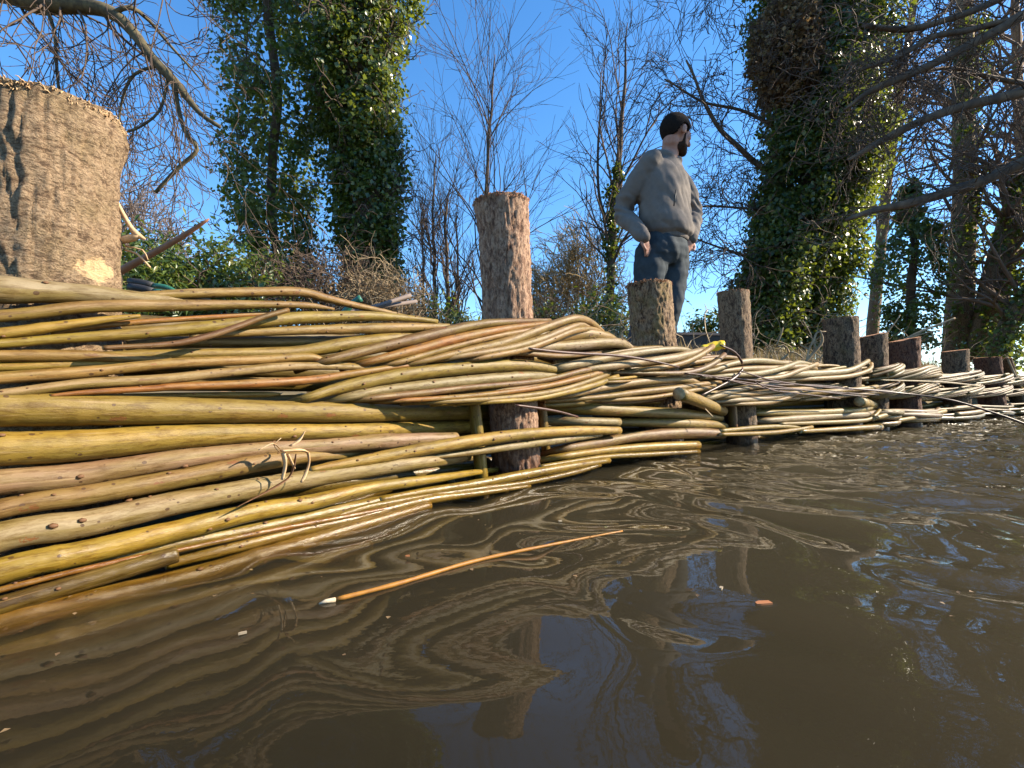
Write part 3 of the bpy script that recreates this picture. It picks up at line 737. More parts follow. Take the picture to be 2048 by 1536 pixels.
# splintered bark where a rod cracked
sp = empty('bark_splinter', wall_at(580, .05)[:2].tolist() + [.2], 'torn strips of bark splintering off a cracked rod and hanging down', 'bark splinters')
for a in ([(563, 902, 10), (600, 900, 14), (616, 905, 8)], [(566, 905, 6), (570, 930, 5), (564, 960, 4)], [(575, 908, 4), (583, 925, 4), (590, 938, 2)],
          [(592, 908, 3), (588, 930, 6), (579, 953, 5), (560, 968, 8), (530, 985, 7), (495, 1003, 4), (472, 1015, 2)], [(616, 905, 4), (618, 925, 3), (610, 950, 4), (602, 965, 3)],
          [(580, 892, 8), (598, 880, 8), (610, 862, 2)], [(560, 898, 4), (545, 887, 5), (517, 900, 3)], [(560, 905, 4), (548, 890, 3), (562, 876, 2)]):
    W, R = [], []
    for x, y, d in catmull(a, 5):
        q = wall_at(x, .062); W.append((q[0], q[1], CAM_H + (HOR - y) / F * q[1])); R.append(d / 2 / F * q[1] * 1.7)
    tb = Tubes(); W = np.array(W)
    prof = np.array([1, .35, .18, .35, 1, .35, .18, .35])
    tb.add(W, np.array(R)[:, None] * prof[None, :], 8)
    link('bark_strip', tb.mesh('bark_strip'), M_PALE if len(a) < 6 else M_BUD, sp)

# ------------------------------------------------------------------ posts
def make_post(i, spec, barkmat, label, seed, slant=0.0):
    x0, y0, wd, xf, o = spec
    a = wall_at(x0, o); b = wall_at(xf, o)
    r = wd / 2 / F * a[1] * (1.0 if i else .80)
    dist_f = a[1] - r * (a[1] / math.hypot(a[0], a[1]))
    ztop = CAM_H + (HOR - y0) / F * (dist_f if i == 0 else a[1] - r * .6)
    tz = (CAM_H + .17, ztop)
    P0 = np.array([b[0], b[1]]); P1 = np.array([a[0], a[1]])
    zb = -.5
    root = empty('wooden_post', (b[0], b[1], -.5), label, 'post')
    near = i < 3
    k, n = ((190, 190) if i == 0 else (130, 170)) if near else (64, 70)
    V = np.zeros((n, k, 3)); tops = []
    for ii in range(n):
        f = ii / (n - 1); z = zb + (ztop - zb) * f
        lean = (z - .05) / (ztop - .05)
        c = P0 + (P1 - P0) * lean
        for j in range(k):
            th = j / k * 2 * math.pi
            ct, st = math.cos(th), math.sin(th)
            v = Vector((ct * 2.2 + seed, st * 2.2, z * 5))
            big = mnoise.noise(v * .5) * .07 + mnoise.noise(Vector((ct * 1.1, st * 1.1, seed))) * .06
            fis = abs(mnoise.noise(Vector((ct * 5 + seed, st * 5, z * (7 if i == 0 else 9)))))
            fine = mnoise.noise(Vector((ct * 13, st * 13 + seed, z * 45))) * .5 + mnoise.noise(Vector((ct * 26, st * 26 + seed, z * 90))) * .35
            fl = mnoise.noise(Vector((ct * 4 + seed, st * 4, z * 38))) + .6 * mnoise.noise(Vector((ct * 9, st * 9 + seed, z * 70)))
            flake = .030 * max(0.0, min(1.0, (fl - .05) * 4)) - .022 * max(0.0, min(1.0, (-fl - .2) * 5))
            if i == 0: flake *= .8; fine *= 1.1
            d = big * (.55 if i == 0 else 1) + flake + ((-.06 if i else -.035) if fis < .09 else 0) * min(1, (.09 - fis) / .05 if fis < .09 else 0) + fine * .03
            if i == 0:
                d += .11 * max(0, 1 - abs(ztop - .03 - z) / .045) * max(0, math.cos(th - .74)) ** 2 + .03 * max(0, math.cos(th - .74)) * max(0, (.5 - z) / .25)
                d += .05 * max(0, (.35 - (z - .25)) / .4) * .5
            if i == 1 and f > .93: d += .13 * (f - .93) / .07 * max(0, -ct) + .03 * (f - .93) / .07
            zz = z + (slant * (ct * .5) * r * 2 * (f ** 6) if slant else 0)
            if ii == n - 1: zz += mnoise.noise(Vector((th * 3, seed, 0))) * .004
            V[ii, j] = (c[0] + ct * r * (1 + d), c[1] + st * r * (1 + d), zz)
    i_ = np.arange(n - 1)[:, None]; j_ = np.arange(k)[None, :]
    q = np.stack([i_ * k + j_, i_ * k + (j_ + 1) % k, (i_ + 1) * k + (j_ + 1) % k, (i_ + 1) * k + j_], -1).reshape(-1, 4)
    bo = link('bark', mesh_np('bark', V.reshape(-1, 3), q), barkmat, root)
    # sawn top
    ring = V[-1]; ce = ring.mean(0)
    TV = np.vstack([ring, ring * .5 + ce * .5 + (0, 0, .002), [ce + (0, 0, .002)]])
    jj = np.arange(k); j2 = (jj + 1) % k
    q = np.stack([jj, j2, k + j2, k + jj], -1)
    t3 = np.stack([k + jj, k + j2, np.full(k, 2 * k)], -1)
    link('sawn_top', mesh_np('sawn_top', TV, q, t3), M_CUT, root)
    # frayed rim of splinters and torn bast
    tb = Tubes()
    rr_ = random.Random(seed)
    nfr = 260 if near else 90
    for _ in range(nfr):
        th = rr_.uniform(0, 6.283); jx = int(th / 6.2832 * k) % k
        p = V[-1, jx] + np.array([0, 0, rr_.uniform(-.012, .001)])
        outd = np.array([math.cos(th), math.sin(th), 0])
        tang = np.array([-math.sin(th), math.cos(th), 0])
        L = rr_.uniform(.003, .010) * (r / .07)
        d = outd * rr_.uniform(.2, .8) + tang * rr_.uniform(-.8, .8) + np.array([0, 0, rr_.uniform(-.3, .8)])
        tb.add([p - outd * .002, p + d * L * .5, p + d * L + np.array([0, 0, -.003])], [.0011, .0009, .0003], 4, cap=False)
    link('frayed_rim', tb.mesh('frayed_rim'), M_PALE if i == 0 else M_CUT, root)
    return root
LB = ['widest stump with grey-tan bark, standing behind the thick grey-green rod', 'tall slim post with pink-brown bark and frayed orange top',
      'mossy short post leaning in front of the standing person', 'slender brown post beside the yellow plastic', 'broad dark post with pale branches at its foot',
      'dark mossy post next to the reddish sloping-topped post', 'reddish dark post with its top cut at a slope', 'short grey post with an overhanging lip, beyond the reddish post',
      'small dark post with a flat pale top rim near the far end', 'small far post leaning over beside the flat-topped one']
BM = [M_BARK_TAN, M_BARK_PINK, M_BARK_DARK, M_BARK_BROWN, M_BARK_SHADED, M_BARK_SHADED, M_BARK_RED, M_BARK_SHADED, M_BARK_RED, M_BARK_SHADED]
for i, p in enumerate(POSTS):
    make_post(i, p, BM[i], LB[i], 3.7 * i + 1.3, {6: .2, 5: .2, 7: .12}.get(i, 0.05))

# ------------------------------------------------------------------ trees
def unit(v):
    v = np.asarray(v, float)
    return v / (np.linalg.norm(v) + 1e-9)

def grow(T, p, d, L, r, lvl, P, R=random):
    """one branch and its children; P: dict(grav, wig, kids, spread, ratio, rmin)"""
    n = 7 if lvl > 0 else 5
    pts = [np.array(p, float)]; d = unit(d)
    bend = np.array([R.gauss(0, 1), R.gauss(0, 1), R.gauss(0, 1)]) * P.get('bend', .12)
    for i in range(n - 1):
        d = unit(d + bend + np.array([R.gauss(0, 1), R.gauss(0, 1), R.gauss(0, 1)]) * P['wig'] + np.array([0, 0, P['grav'][min(lvl, len(P['grav']) - 1)]]))
        pts.append(pts[-1] + d * L / (n - 1))
    pts = np.array(pts)
    T.add(pts, np.linspace(r, max(P['rmin'], r * .45), n), 6 if r > .03 else (4 if r > .01 else 3), cap=False)
    if lvl <= 0: return
    kids = P['kids'][min(lvl, len(P['kids']) - 1)]
    for c in range(kids):
        f = R.uniform(.25, 1.0) if c else 1.0
        i = min(n - 2, int(f * (n - 1))); g = f * (n - 1) - i
        q = pts[i] * (1 - g) + pts[i + 1] * g
        dd = unit(pts[i + 1] - pts[i])
        ax = unit(np.cross(dd, [R.gauss(0, 1), R.gauss(0, 1), R.gauss(0, 1)]))
        a = P['spread'] * R.uniform(.6, 1.3) * (1 if c else .4)
        nd_ = dd * math.cos(a) + np.cross(ax, dd) * math.sin(a)
        grow(T, q, nd_, L * P['ratio'] * R.uniform(.7, 1.15), max(P['rmin'], r * .5), lvl - 1, P, R)

def limb(T, pts, k=7, step=.15, wob=.0, seed=0):
    """traced limb: rows (x, y, Y, r)"""
    W = catmull(np.array([(*p[:3], p[3]) for p in pts], float), step, 3)
    R = W[:, 3]; W = W[:, :3].copy()
    if wob:
        for i in range(len(W)):
            W[i] += wob * np.array(mnoise.noise_vector(Vector(W[i] * 1.7) + Vector((seed, 0, 0))))
    T.add(W, R, k)
    return W, R

def pxl(x, y, Y, d):
    a = px(x, y, Y)
    return (a[0], a[1], a[2], d / 2 / F * Y)

def sprout(T, W, R, n, L, P, lvl, rf=.45, bias=(0, 0, 0), f0=.1, rr=random, rmax=1.0):
    for _ in range(n):
        f = rr.uniform(f0, 1) * (len(W) - 2); i = int(f)
        t = unit(W[i + 1] - W[i])
        ax = unit(np.cross(t, [rr.gauss(0, 1), rr.gauss(0, 1), rr.gauss(0, 1)]))
        a = rr.uniform(.5, 1.2)
        d = t * math.cos(a) + np.cross(ax, t) * math.sin(a) + np.array(bias)
        grow(T, W[i], d, L * rr.uniform(.6, 1.3), min(rmax, max(P['rmin'], R[i] * rf * rr.uniform(.5, 1))), lvl, P, rr)

def leaves(centres, per, spread, size, seed, out=None, up=.3, hang=0.0, wf=1.0):
    """leaf clumps: centres (n,3) -> folded kite leaves"""
    g = np.random.default_rng(seed)
    c = np.repeat(centres, per, axis=0)
    n = len(c)
    c = c + g.normal(0, 1, (n, 3)) * spread
    nrm = g.normal(0, 1, (n, 3)) * .8
    if out is not None: nrm += np.repeat(out, per, axis=0) * 1.0
    nrm[:, 2] += up
    nrm /= np.linalg.norm(nrm, axis=1, keepdims=True)
    d = g.normal(0, 1, (n, 3)); d[:, 2] -= hang
    d -= nrm * (d * nrm).sum(1, keepdims=True)
    d /= np.linalg.norm(d, axis=1, keepdims=True) + 1e-9
    sd_ = np.cross(nrm, d)
    L = size * g.uniform(.6, 1.35, (n, 1)); Wd = L * g.uniform(.38, .5, (n, 1)) * wf
    base = c - d * L * .5
    V = np.stack([base, c - d * L * .05 + sd_ * Wd + nrm * L * .12, c + d * L * .55, c - d * L * .05 - sd_ * Wd + nrm * L * .12], 1).reshape(-1, 3)
    i = np.arange(n)[:, None] * 4
    Fq = np.vstack([i + [0, 2, 1], i + [0, 3, 2]])
    return V, Fq

def leaf_obj(name, parent, sets, m):
    V = np.concatenate([a for a, _ in sets]); off = 0; Fs = []
    for a, f in sets:
        Fs.append(f + off); off += len(a)
    return link(name, mesh_np(name, V, None, np.concatenate(Fs)), m, parent, smooth=False)

TW = dict(grav=(0.0, .02, .05), wig=.16, kids=(0, 4, 4, 4), spread=.75, ratio=.55, rmin=.004)

def tree(name, base, label, cat='tree', group=None):
    return empty(name, base, label, cat, group)

# --- left tree whose limb droops over the stump (its trunk stands outside the picture)
Y1 = 5.6
t1 = tree('overhanging_tree', tuple(px(-420, 700, Y1)), 'bare tree with a mossy crooked limb drooping over the widest stump')
T = Tubes()
tr = limb(T, [pxl(-420, 780, Y1, 110), pxl(-400, 400, Y1, 100), pxl(-330, 100, Y1, 90), pxl(-250, -200, Y1, 80), pxl(-200, -500, Y1, 60)], 10)
link('trunk', T.mesh('trunk'), M_TREEBARK, t1)
rr1 = random.Random(11)
def solo(root, pts, k, step, wob, seed, m):
    T_ = Tubes(); r_ = limb(T_, pts, k, step, wob, seed)
    link('limb', T_.mesh('limb'), m, root)
    return r_
L1 = solo(t1, [pxl(-320, 60, Y1, 60), pxl(-150, -20, Y1, 50), pxl(0, -18, Y1, 46), pxl(70, 2, Y1, 44), pxl(120, 10, Y1, 34), pxl(210, 22, Y1, 26), pxl(262, 62, Y1, 21), pxl(305, 115, Y1, 19), pxl(350, 165, Y1, 18), pxl(395, 225, Y1, 10), pxl(440, 255, Y1, 8)], 9, .08, .03, 1, M_TREEBARK_MOSS)
L2 = solo(t1, [pxl(350, 165, Y1, 12), pxl(356, 215, Y1, 9), pxl(372, 265, Y1, 8), pxl(395, 298, Y1, 8), pxl(360, 335, Y1, 8), pxl(310, 385, Y1, 7)], 7, .06, .02, 2, M_TREEBARK_MOSS)
L3 = solo(t1, [pxl(235, 25, Y1, 10), pxl(262, 14, Y1, 9), pxl(300, 40, Y1 + .2, 7), pxl(350, 100, Y1 + .4, 5), pxl(420, 180, Y1 + .5, 3)], 6, .08, .03, 3, M_TREEBARK_MOSS)
L4 = solo(t1, [pxl(98, 20, Y1, 9), pxl(110, 60, Y1, 7), pxl(118, 130, Y1, 6), pxl(120, 190, Y1, 5), pxl(112, 230, Y1, 3)], 6, .08, .03, 4, M_TREEBARK_MOSS)
L5 = solo(t1, [pxl(320, 130, Y1, 6), pxl(270, 150, Y1, 6), pxl(245, 200, Y1, 5), pxl(235, 260, Y1, 3)], 6, .08, .03, 5, M_TREEBARK_MOSS)
L6 = solo(t1, [pxl(335, 150, Y1, 5), pxl(318, 220, Y1, 5), pxl(270, 262, Y1, 4), pxl(230, 270, Y1, 3)], 6, .08, .03, 6, M_TREEBARK_MOSS)
T = Tubes()
TH = dict(grav=(-.10, -.14, -.16), wig=.10, bend=.2, kids=(0, 3, 3, 3), spread=.7, ratio=.62, rmin=.0042)
for W_, R_ in (L1,): sprout(T, W_, R_, 34, 1.05, TH, 2, .2, (0, -.1, -.15), .18, rr1, .016)
for W_, R_ in (L2, L3, L4, L5, L6): sprout(T, W_, R_, 8, .62, TH, 2, .4, (0, 0, -.2), .1, rr1, .012)
for _ in range(13):   # more hanging from boughs above the picture
    x = rr1.uniform(-60, 440); p = px(x, rr1.uniform(-160, -20), Y1 + rr1.uniform(-.6, .9))
    grow(T, p, (rr1.gauss(.1, .35), rr1.gauss(0, .3), -.7), rr1.uniform(.8, 1.4), .012, 2, TH, rr1)
link('twigs', T.mesh('twigs'), M_TREETWIG, t1)['kind'] = 'stuff'

def ivy_tree(name, label, path, seed, dens, size=.075, gaps=0.0, twig=60, trunk_m=M_TREEBARK, leafm=None, twm=None, tw_up=.15, bulge=None, tlen=.8):
    """path rows: (x, y, Y, half width of the ivy in px, trunk radius px)"""
    rr = random.Random(seed); g = np.random.default_rng(seed)
    rows = np.array([(*px(p[0], p[1], p[2]), p[3] / F * p[2], p[4] / F * p[2]) for p in path])
    root = tree(name, tuple(rows[0, :3] - np.array([0, 0, .6])), label)
    W = catmull(rows, .12, 3)
    T = Tubes(); T.add(W[:, :3], W[:, 4], 10)
    link('trunk', T.mesh('trunk'), trunk_m, root)
    n = int(dens * sum(np.linalg.norm(np.diff(W[:, :3], axis=0), axis=1)))
    cs, outs = [], []
    for _ in range(n):
        i = rr.randrange(len(W)); a = rr.uniform(0, 6.283)
        nz = mnoise.noise(Vector((math.cos(a) * 1.2 + seed, math.sin(a) * 1.2, W[i, 2] * .9)))
        nz2 = mnoise.noise(Vector((math.cos(a) * 2.6, math.sin(a) * 2.6 + seed, W[i, 2] * 2.4)))
        if nz2 < -.25 + gaps: continue
        h = W[i, 3] * (1 + .40 * nz + .35 * nz2) * (1 - .45 * rr.random() ** 2)
        o_ = np.array([math.cos(a), math.sin(a), .15])
        cs.append(W[i, :3] + o_ * h + np.array([0, 0, rr.uniform(-.1, .1)])); outs.append(o_)
    cs, outs = np.array(cs), np.array(outs)
    leaf_obj('crown', root, [leaves(cs, 20, .085, size * .82, seed, outs, .35, .6)], leafm or M_IVY)
    T = Tubes()
    P = dict(grav=(.02, .02, tw_up), wig=.28, kids=(0, 3, 3), spread=.8, ratio=.6, rmin=.0055)
    for _ in range(twig):
        i = rr.randrange(len(W)); a = rr.uniform(0, 6.283)
        o_ = np.array([math.cos(a), math.sin(a), rr.uniform(-.2, .7)])
        grow(T, W[i, :3] + o_ * W[i, 3] * .5, o_, tlen * rr.uniform(.5, 1.2), .012, 2, P, rr)
    if twig: link('twigs', T.mesh('twigs'), twm or M_TREETWIG, root)['kind'] = 'stuff'
    return root, W

ivy_tree('ivy_tree', 'loose ragged ivy column with sky showing through, left of the dense ivy trunk', [(570, 580, 8.3, 50, 8), (545, 450, 8.3, 74, 9), (545, 320, 8.3, 86, 9), (555, 190, 8.3, 92, 9), (540, 60, 8.3, 92, 9), (530, -60, 8.3, 96, 9), (520, -260, 8.3, 90, 8)], 5, 230, .085, .10, 70)
_a, _b = ivy_tree('ivy_tree', 'dense ivy clad trunk rising out of the bramble heap', [(735, 640, 8, 34, 36), (745, 520, 8, 48, 36), (735, 400, 8, 62, 34), (720, 250, 8, 70, 34), (715, 120, 8, 78, 34), (730, 0, 8, 88, 32), (740, -150, 8, 90, 30), (740, -330, 8, 90, 30)], 6, 340, .085, -.25, 150, tlen=.6)
# big ivy trees on the right
_c, _d = ivy_tree('ivy_tree', 'huge ivy covered tree with a bulging head and forked foot', [(1535, 690, 8.6, 40, 30), (1545, 600, 8.6, 62, 34), (1590, 480, 8.6, 84, 36), (1640, 360, 8.6, 96, 36), (1650, 240, 8.6, 96, 36), (1650, 120, 8.6, 102, 36), (1640, 20, 8.6, 104, 34), (1650, -150, 8.6, 90, 30)], 8, 520, .085, -.3, 120, tlen=.7)
ivy_tree('ivy_tree', 'second slimmer ivy stem leaning up into the huge ivy tree', [(1630, 700, 8.9, 40, 26), (1640, 600, 8.9, 46, 26), (1655, 500, 8.9, 56, 26), (1680, 400, 8.9, 60, 26), (1700, 300, 8.9, 66, 24)], 9, 330, .08, -.2, 10)
ivy_tree('ivy_tree', 'small ivy bush tree standing beyond the row of posts', [(1822, 690, 12, 40, 8), (1822, 620, 12, 44, 8), (1822, 560, 12, 62, 8), (1830, 500, 12, 50, 6), (1822, 440, 12, 22, 5), (1815, 380, 12, 10, 4)], 10, 150, .10, .05, 16)
# bulging head of dead ivy twigs
rr2 = random.Random(31); T = Tubes(); P = dict(grav=(-.03, -.05, -.02), wig=.3, kids=(0, 3, 4), spread=.9, ratio=.6, rmin=.0055)
cb = px(1570, 110, 8.2)
for _ in range(420):
    d = unit([rr2.gauss(-.15, 1), rr2.gauss(-.4, 1), rr2.gauss(0, 1)])
    grow(T, cb + d * np.array([.42, .5, .75]) * rr2.uniform(.5, 1), d + np.array([0, 0, -.3]), rr2.uniform(.15, .4), .008, 1, P, rr2)
link('dead_twigs', T.mesh('dead_twigs'), M_TREETWIG, _c)['kind'] = 'stuff'
cc = np.array([cb + unit([rr2.gauss(0, 1), rr2.gauss(0, 1), rr2.gauss(0, 1)]) * np.array([.5, .55, .85]) * rr2.uniform(.75, 1) for _ in range(520)])
leaf_obj('dead_foliage', _c, [leaves(cc, 14, .06, .06, 44)], M_LITTER)
# limbs of the huge tree to the left with catkin twigs
T = Tubes()
LL = [solo(_c, [pxl(1545, 350, 8.6, 12), pxl(1490, 305, 8.5, 11), pxl(1440, 260, 8.4, 9), pxl(1405, 195, 8.3, 7), pxl(1370, 120, 8.2, 4)], 6, .12, .03, 8, M_TREEBARK),
      solo(_c, [pxl(1560, 255, 8.6, 8), pxl(1480, 220, 8.4, 6), pxl(1400, 200, 8.2, 5), pxl(1330, 160, 8.0, 3)], 6, .12, .03, 9, M_TREEBARK),
      solo(_c, [pxl(1540, 420, 8.6, 7), pxl(1460, 414, 8.4, 5), pxl(1380, 412, 8.3, 4)], 5, .12, .02, 10, M_TREEBARK),
      solo(_c, [pxl(1530, 520, 8.6, 7), pxl(1450, 500, 8.4, 5), pxl(1395, 480, 8.3, 3)], 5, .12, .02, 11, M_TREEBARK),
      solo(_c, [pxl(1560, 20, 8.6, 9), pxl(1480, -30, 8.4, 7), pxl(1380, -60, 8.2, 5)], 5, .12, .02, 12, M_TREEBARK)]
T = Tubes(); P = dict(grav=(-.03, -.03, -.02), wig=.2, kids=(0, 4, 4, 3), spread=.75, ratio=.6, rmin=.005)
for W_, R_ in LL: sprout(T, W_, R_, 20, .8, P, 2, .5, (-.1, 0, .05), .15, rr2, .01)
link('twigs', T.mesh('twigs'), M_TREETWIG, _c)['kind'] = 'stuff'

# --- tree outside the frame on the right whose limbs slope in
Y9 = 6.4
t9 = tree('sloping_limb_tree', tuple(px(2560, 700, Y9)), 'tree whose long dark limbs slope down across the huge ivy tree')
T = Tubes()
limb(T, [pxl(2560, 790, Y9, 150), pxl(2540, 500, Y9, 140), pxl(2500, 200, Y9, 130), pxl(2480, -200, Y9, 110), pxl(2500, -600, Y9, 80)], 10, .2, .05)
link('trunk', T.mesh('trunk'), M_TREEBARK, t9)
T = Tubes(); rr9 = random.Random(91)
LR = [solo(t9, [pxl(2540, 120, Y9, 46), pxl(2300, 222, Y9, 33), pxl(2048, 325, Y9, 24), pxl(1960, 365, Y9, 20), pxl(1850, 398, Y9, 18), pxl(1750, 420, Y9, 13), pxl(1690, 440, Y9, 7)], 8, .1, .02, 20, M_LIMB),
      solo(t9, [pxl(2530, 20, Y9, 41), pxl(2300, 110, Y9, 30), pxl(2048, 182, Y9, 22), pxl(1935, 210, Y9, 18), pxl(1850, 240, Y9, 16), pxl(1760, 285, Y9, 13), pxl(1700, 318, Y9, 7)], 8, .1, .02, 21, M_LIMB),
      solo(t9, [pxl(2500, -150, Y9, 38), pxl(2250, -50, Y9, 28), pxl(2048, 32, Y9, 21), pxl(1990, 62, Y9, 18), pxl(1880, 122, Y9, 16), pxl(1790, 160, Y9, 15), pxl(1730, 190, Y9, 10), pxl(1690, 220, Y9, 5)], 8, .1, .02, 22, M_LIMB),
      solo(t9, [pxl(2020, 40, Y9, 10), pxl(1930, 62, Y9, 12), pxl(1870, 72, Y9, 11), pxl(1800, 112, Y9, 10), pxl(1720, 140, Y9, 6)], 7, .1, .02, 23, M_LIMB),
      solo(t9, [pxl(2490, -330, Y9, 33), pxl(2200, -120, Y9, 23), pxl(1990, 0, Y9, 15), pxl(1880, 45, Y9, 12), pxl(1800, 58, Y9, 13), pxl(1725, 52, Y9, 8)], 7, .1, .02, 24, M_LIMB),
      solo(t9, [pxl(2048, 168, Y9 + .5, 10), pxl(1960, 150, Y9 + .5, 9), pxl(1900, 138, Y9 + .5, 7), pxl(1830, 148, Y9 + .4, 6)], 6, .1, .02, 25, M_LIMB)]
LR.append(solo(t9, [(9.7, 6.3, 5.2, .16), (9.6, 5.2, 6.1, .13), (9.4, 4.4, 6.6, .09), (9.2, 3.7, 6.9, .06), (9.0, 3.0, 7.0, .03)], 8, .15, .03, 26, M_TREEBARK))  # unseen limb, added so that its twigs dapple the person with shade
T = Tubes(); P = dict(grav=(-.02, -.02, -.03), wig=.24, kids=(0, 4, 4, 3), spread=.75, ratio=.6, rmin=.0045)
for W_, R_ in LR: sprout(T, W_, R_, 20, .8, P, 2, .3, (-.25, .1, -.05), .3, rr9, .012)
link('twigs', T.mesh('twigs'), M_TREETWIG, t9)['kind'] = 'stuff'

# --- background trunks on the right
def plain_tree(name, label, trunk, seed, n1, L, lvl=3, m=M_TREETWIG, mt=M_TREEBARK, grav=(.02, .04, .08), spread=.7, f0=.25, rmin=.006, rmax=.05, kids=(0, 3, 4, 4), rf=.5, bias=(0, 0, .2), ratio=.55, wig=.13):
    rr = random.Random(seed)
    if name == 'background_tree': m, mt = M_BGTWIG, M_BARK_DARK
    rows = [pxl(*p) for p in trunk]
    root = tree(name, (rows[0][0], rows[0][1], rows[0][2]), label)
    T = Tubes(); W, R = limb(T, rows, 8, .25, .04, seed)
    link('trunk', T.mesh('trunk'), mt, root)
    T = Tubes(); P = dict(bend=.05, grav=grav, wig=wig, kids=kids, spread=spread, ratio=ratio, rmin=rmin)
    sprout(T, W, R, n1, L, P, lvl, rf, bias, f0, rr, rmax)
    link('crown', T.mesh('crown'), m, root)
    return root, W
YB = 12.5
r1, w1 = plain_tree('background_tree', 'straight reddish background trunk with ivy, right of the small ivy bush tree', [(1915, 720, YB, 50), (1920, 560, YB, 44), (1930, 380, YB, 40), (1925, 200, YB, 34), (1930, 0, YB, 28), (1935, -250, YB, 18)], 41, 44, 2.0, 2, f0=.2, rmin=.008, grav=(-.02, 0, .03), bias=(0, -.2, .1))
r2_, w2 = plain_tree('background_tree', 'ivy clad background trunk leaning right, beside the straight reddish trunk', [(1965, 720, 12, 56), (1985, 600, 12, 52), (2015, 470, 12, 44), (2060, 300, 12, 36), (2120, 60, 12, 26)], 42, 34, 2.0, 2, f0=.2, rmin=.008, grav=(-.02, 0, .03), bias=(-.2, -.2, .1))
r3_, w3 = plain_tree('background_tree', 'slim dark background trunk slanting low beyond the far posts', [(1990, 720, 11, 36), (2030, 630, 11, 32), (2090, 540, 11, 26), (2180, 380, 11, 20)], 43, 26, 1.6, 2, f0=.2, rmin=.008, bias=(-.3, -.2, .1))
for root, W_, sd_, n_ in ((r1, w1, 51, 160), (r2_, w2, 52, 240), (r3_, w3, 53, 130)):
    g = random.Random(sd_)
    cs = np.array([W_[g.randrange(int(len(W_) * .7))] + np.array([g.gauss(0, .22), -abs(g.gauss(0, .22)), g.gauss(0, .2)]) for _ in range(n_)])
    leaf_obj('ivy', root, [leaves(cs, 16, .10, .09, sd_, None, .3, .6)], M_IVY)
plain_tree('background_tree', 'bare twiggy tree filling the gap between huge ivy tree and straight reddish trunk', [(1740, 720, 15, 24), (1760, 500, 15, 20), (1790, 250, 15, 16), (1830, 0, 15, 12), (1850, -200, 15, 8)], 44, 50, 2.6, 2, f0=.2, rmin=.008)
plain_tree('background_tree', 'bare twiggy tree far behind the leaning ivy trunk', [(2080, 740, 17, 26), (2070, 500, 17, 22), (2040, 250, 17, 18), (2030, 0, 17, 14), (2020, -200, 17, 8)], 45, 60, 3.2, 2, f0=.15, rmin=.009)

# --- middle: bare young trees against the sky
plain_tree('young_tree', 'bare young tree standing behind the tall slim post, fine upswept twigs', [(968, 680, 12, 11), (970, 560, 12, 10), (972, 420, 12, 8), (977, 280, 12, 6), (985, 190, 12, 4), (990, 108, 12, 2)], 61, 34, 2.3, 2, grav=(.02, .05, .06), spread=.6, f0=.08, rmin=.0038, rf=.45, bias=(0, 0, .55), kids=(0, 4, 5), wig=.09)
r5, w5 = plain_tree('young_tree', 'slender bare tree with ivy wrapped stem beside the standing person', [(1222, 700, 11, 18), (1222, 560, 11, 16), (1226, 420, 11, 14), (1238, 300, 11, 11), (1246, 200, 11, 7), (1252, 110, 11, 4), (1256, 45, 11, 2)], 62, 26, 1.7, 2, grav=(.02, .06, .08), spread=.55, f0=.25, rmin=.0038, rf=.45, bias=(0, 0, .7), kids=(0, 4, 5), wig=.09)
g = random.Random(3)
cs = np.array([w5[g.randrange(int(len(w5) * .62))] + np.array([g.gauss(0, .09), -abs(g.gauss(0, .08)), g.gauss(0, .1)]) for _ in range(150)])
leaf_obj('ivy', r5, [leaves(cs, 12, .05, .07, 77, None, .3, .6)], M_IVY)
T = Tubes(); W_, R_ = limb(T, [pxl(1228, 470, 11, 8), pxl(1200, 400, 11, 6), pxl(1196, 300, 11, 5), pxl(1205, 180, 11, 3), pxl(1212, 90, 11, 2)], 5, .2)
P = dict(grav=(.03, .06, .08), wig=.1, kids=(0, 3, 4), spread=.5, ratio=.55, rmin=.0055); sprout(T, W_, R_, 12, 1.0, P, 2, .6, (0, 0, .6), .2, g, .015)
link('side_stem', T.mesh('side_stem'), M_TREETWIG, r5)
for k_, (x, yt, Yd, w_) in enumerate([(868, 300, 13, 7), (893, 380, 13, 7), (845, 420, 14, 5), (915, 440, 14, 5)]):
    plain_tree('sapling', ['thin bare sapling close left of the tall slim post', 'mossy thin sapling just beside the tall slim post', 'faint sapling next to the dense ivy trunk', 'short faint sapling behind the tall slim post'][k_], [(x, 690, Yd, w_ + 2), (x + 2, 560, Yd, w_), (x - 2, 440, Yd, w_ - 2), (x + 4, yt, Yd, 2)], 70 + k_, 20, 1.3, 2, spread=.5, f0=.05, rmin=.0038, rf=.6, bias=(0, 0, .8), kids=(0, 4, 4), wig=.1)
# yellow weeping willow bush and distant dome
def twig_dome(name, label, c, size, seed, n, m, up, L, thick, wig=.14):
    rr = random.Random(seed); root = tree(name, (c[0], c[1], c[2]), label)
    T = Tubes(); T.add([np.array(c) + (0, 0, -.3), np.array(c) + (0, 0, size[2] * .5)], [thick * 6, thick * 4], 7)
    link('trunk', T.mesh('trunk'), m, root)
    T = Tubes(); P = dict(grav=(-.03, up, up), wig=wig, kids=(0, 4, 4), spread=.55, ratio=.6, rmin=thick)
    for _ in range(n):
        a = rr.uniform(0, 6.283); e = rr.uniform(.05, 1.4); q = rr.uniform(.25, .85)
        d = np.array([math.cos(a) * math.cos(e) * size[0], math.sin(a) * math.cos(e) * size[1], math.sin(e) * size[2]])
        grow(T, np.array(c) + d * q, unit(d) + np.array([0, 0, .5]), L * rr.uniform(.6, 1.2), thick * 2.2, 2, P, rr)
    link('crown', T.mesh('crown'), m, root)
    return root
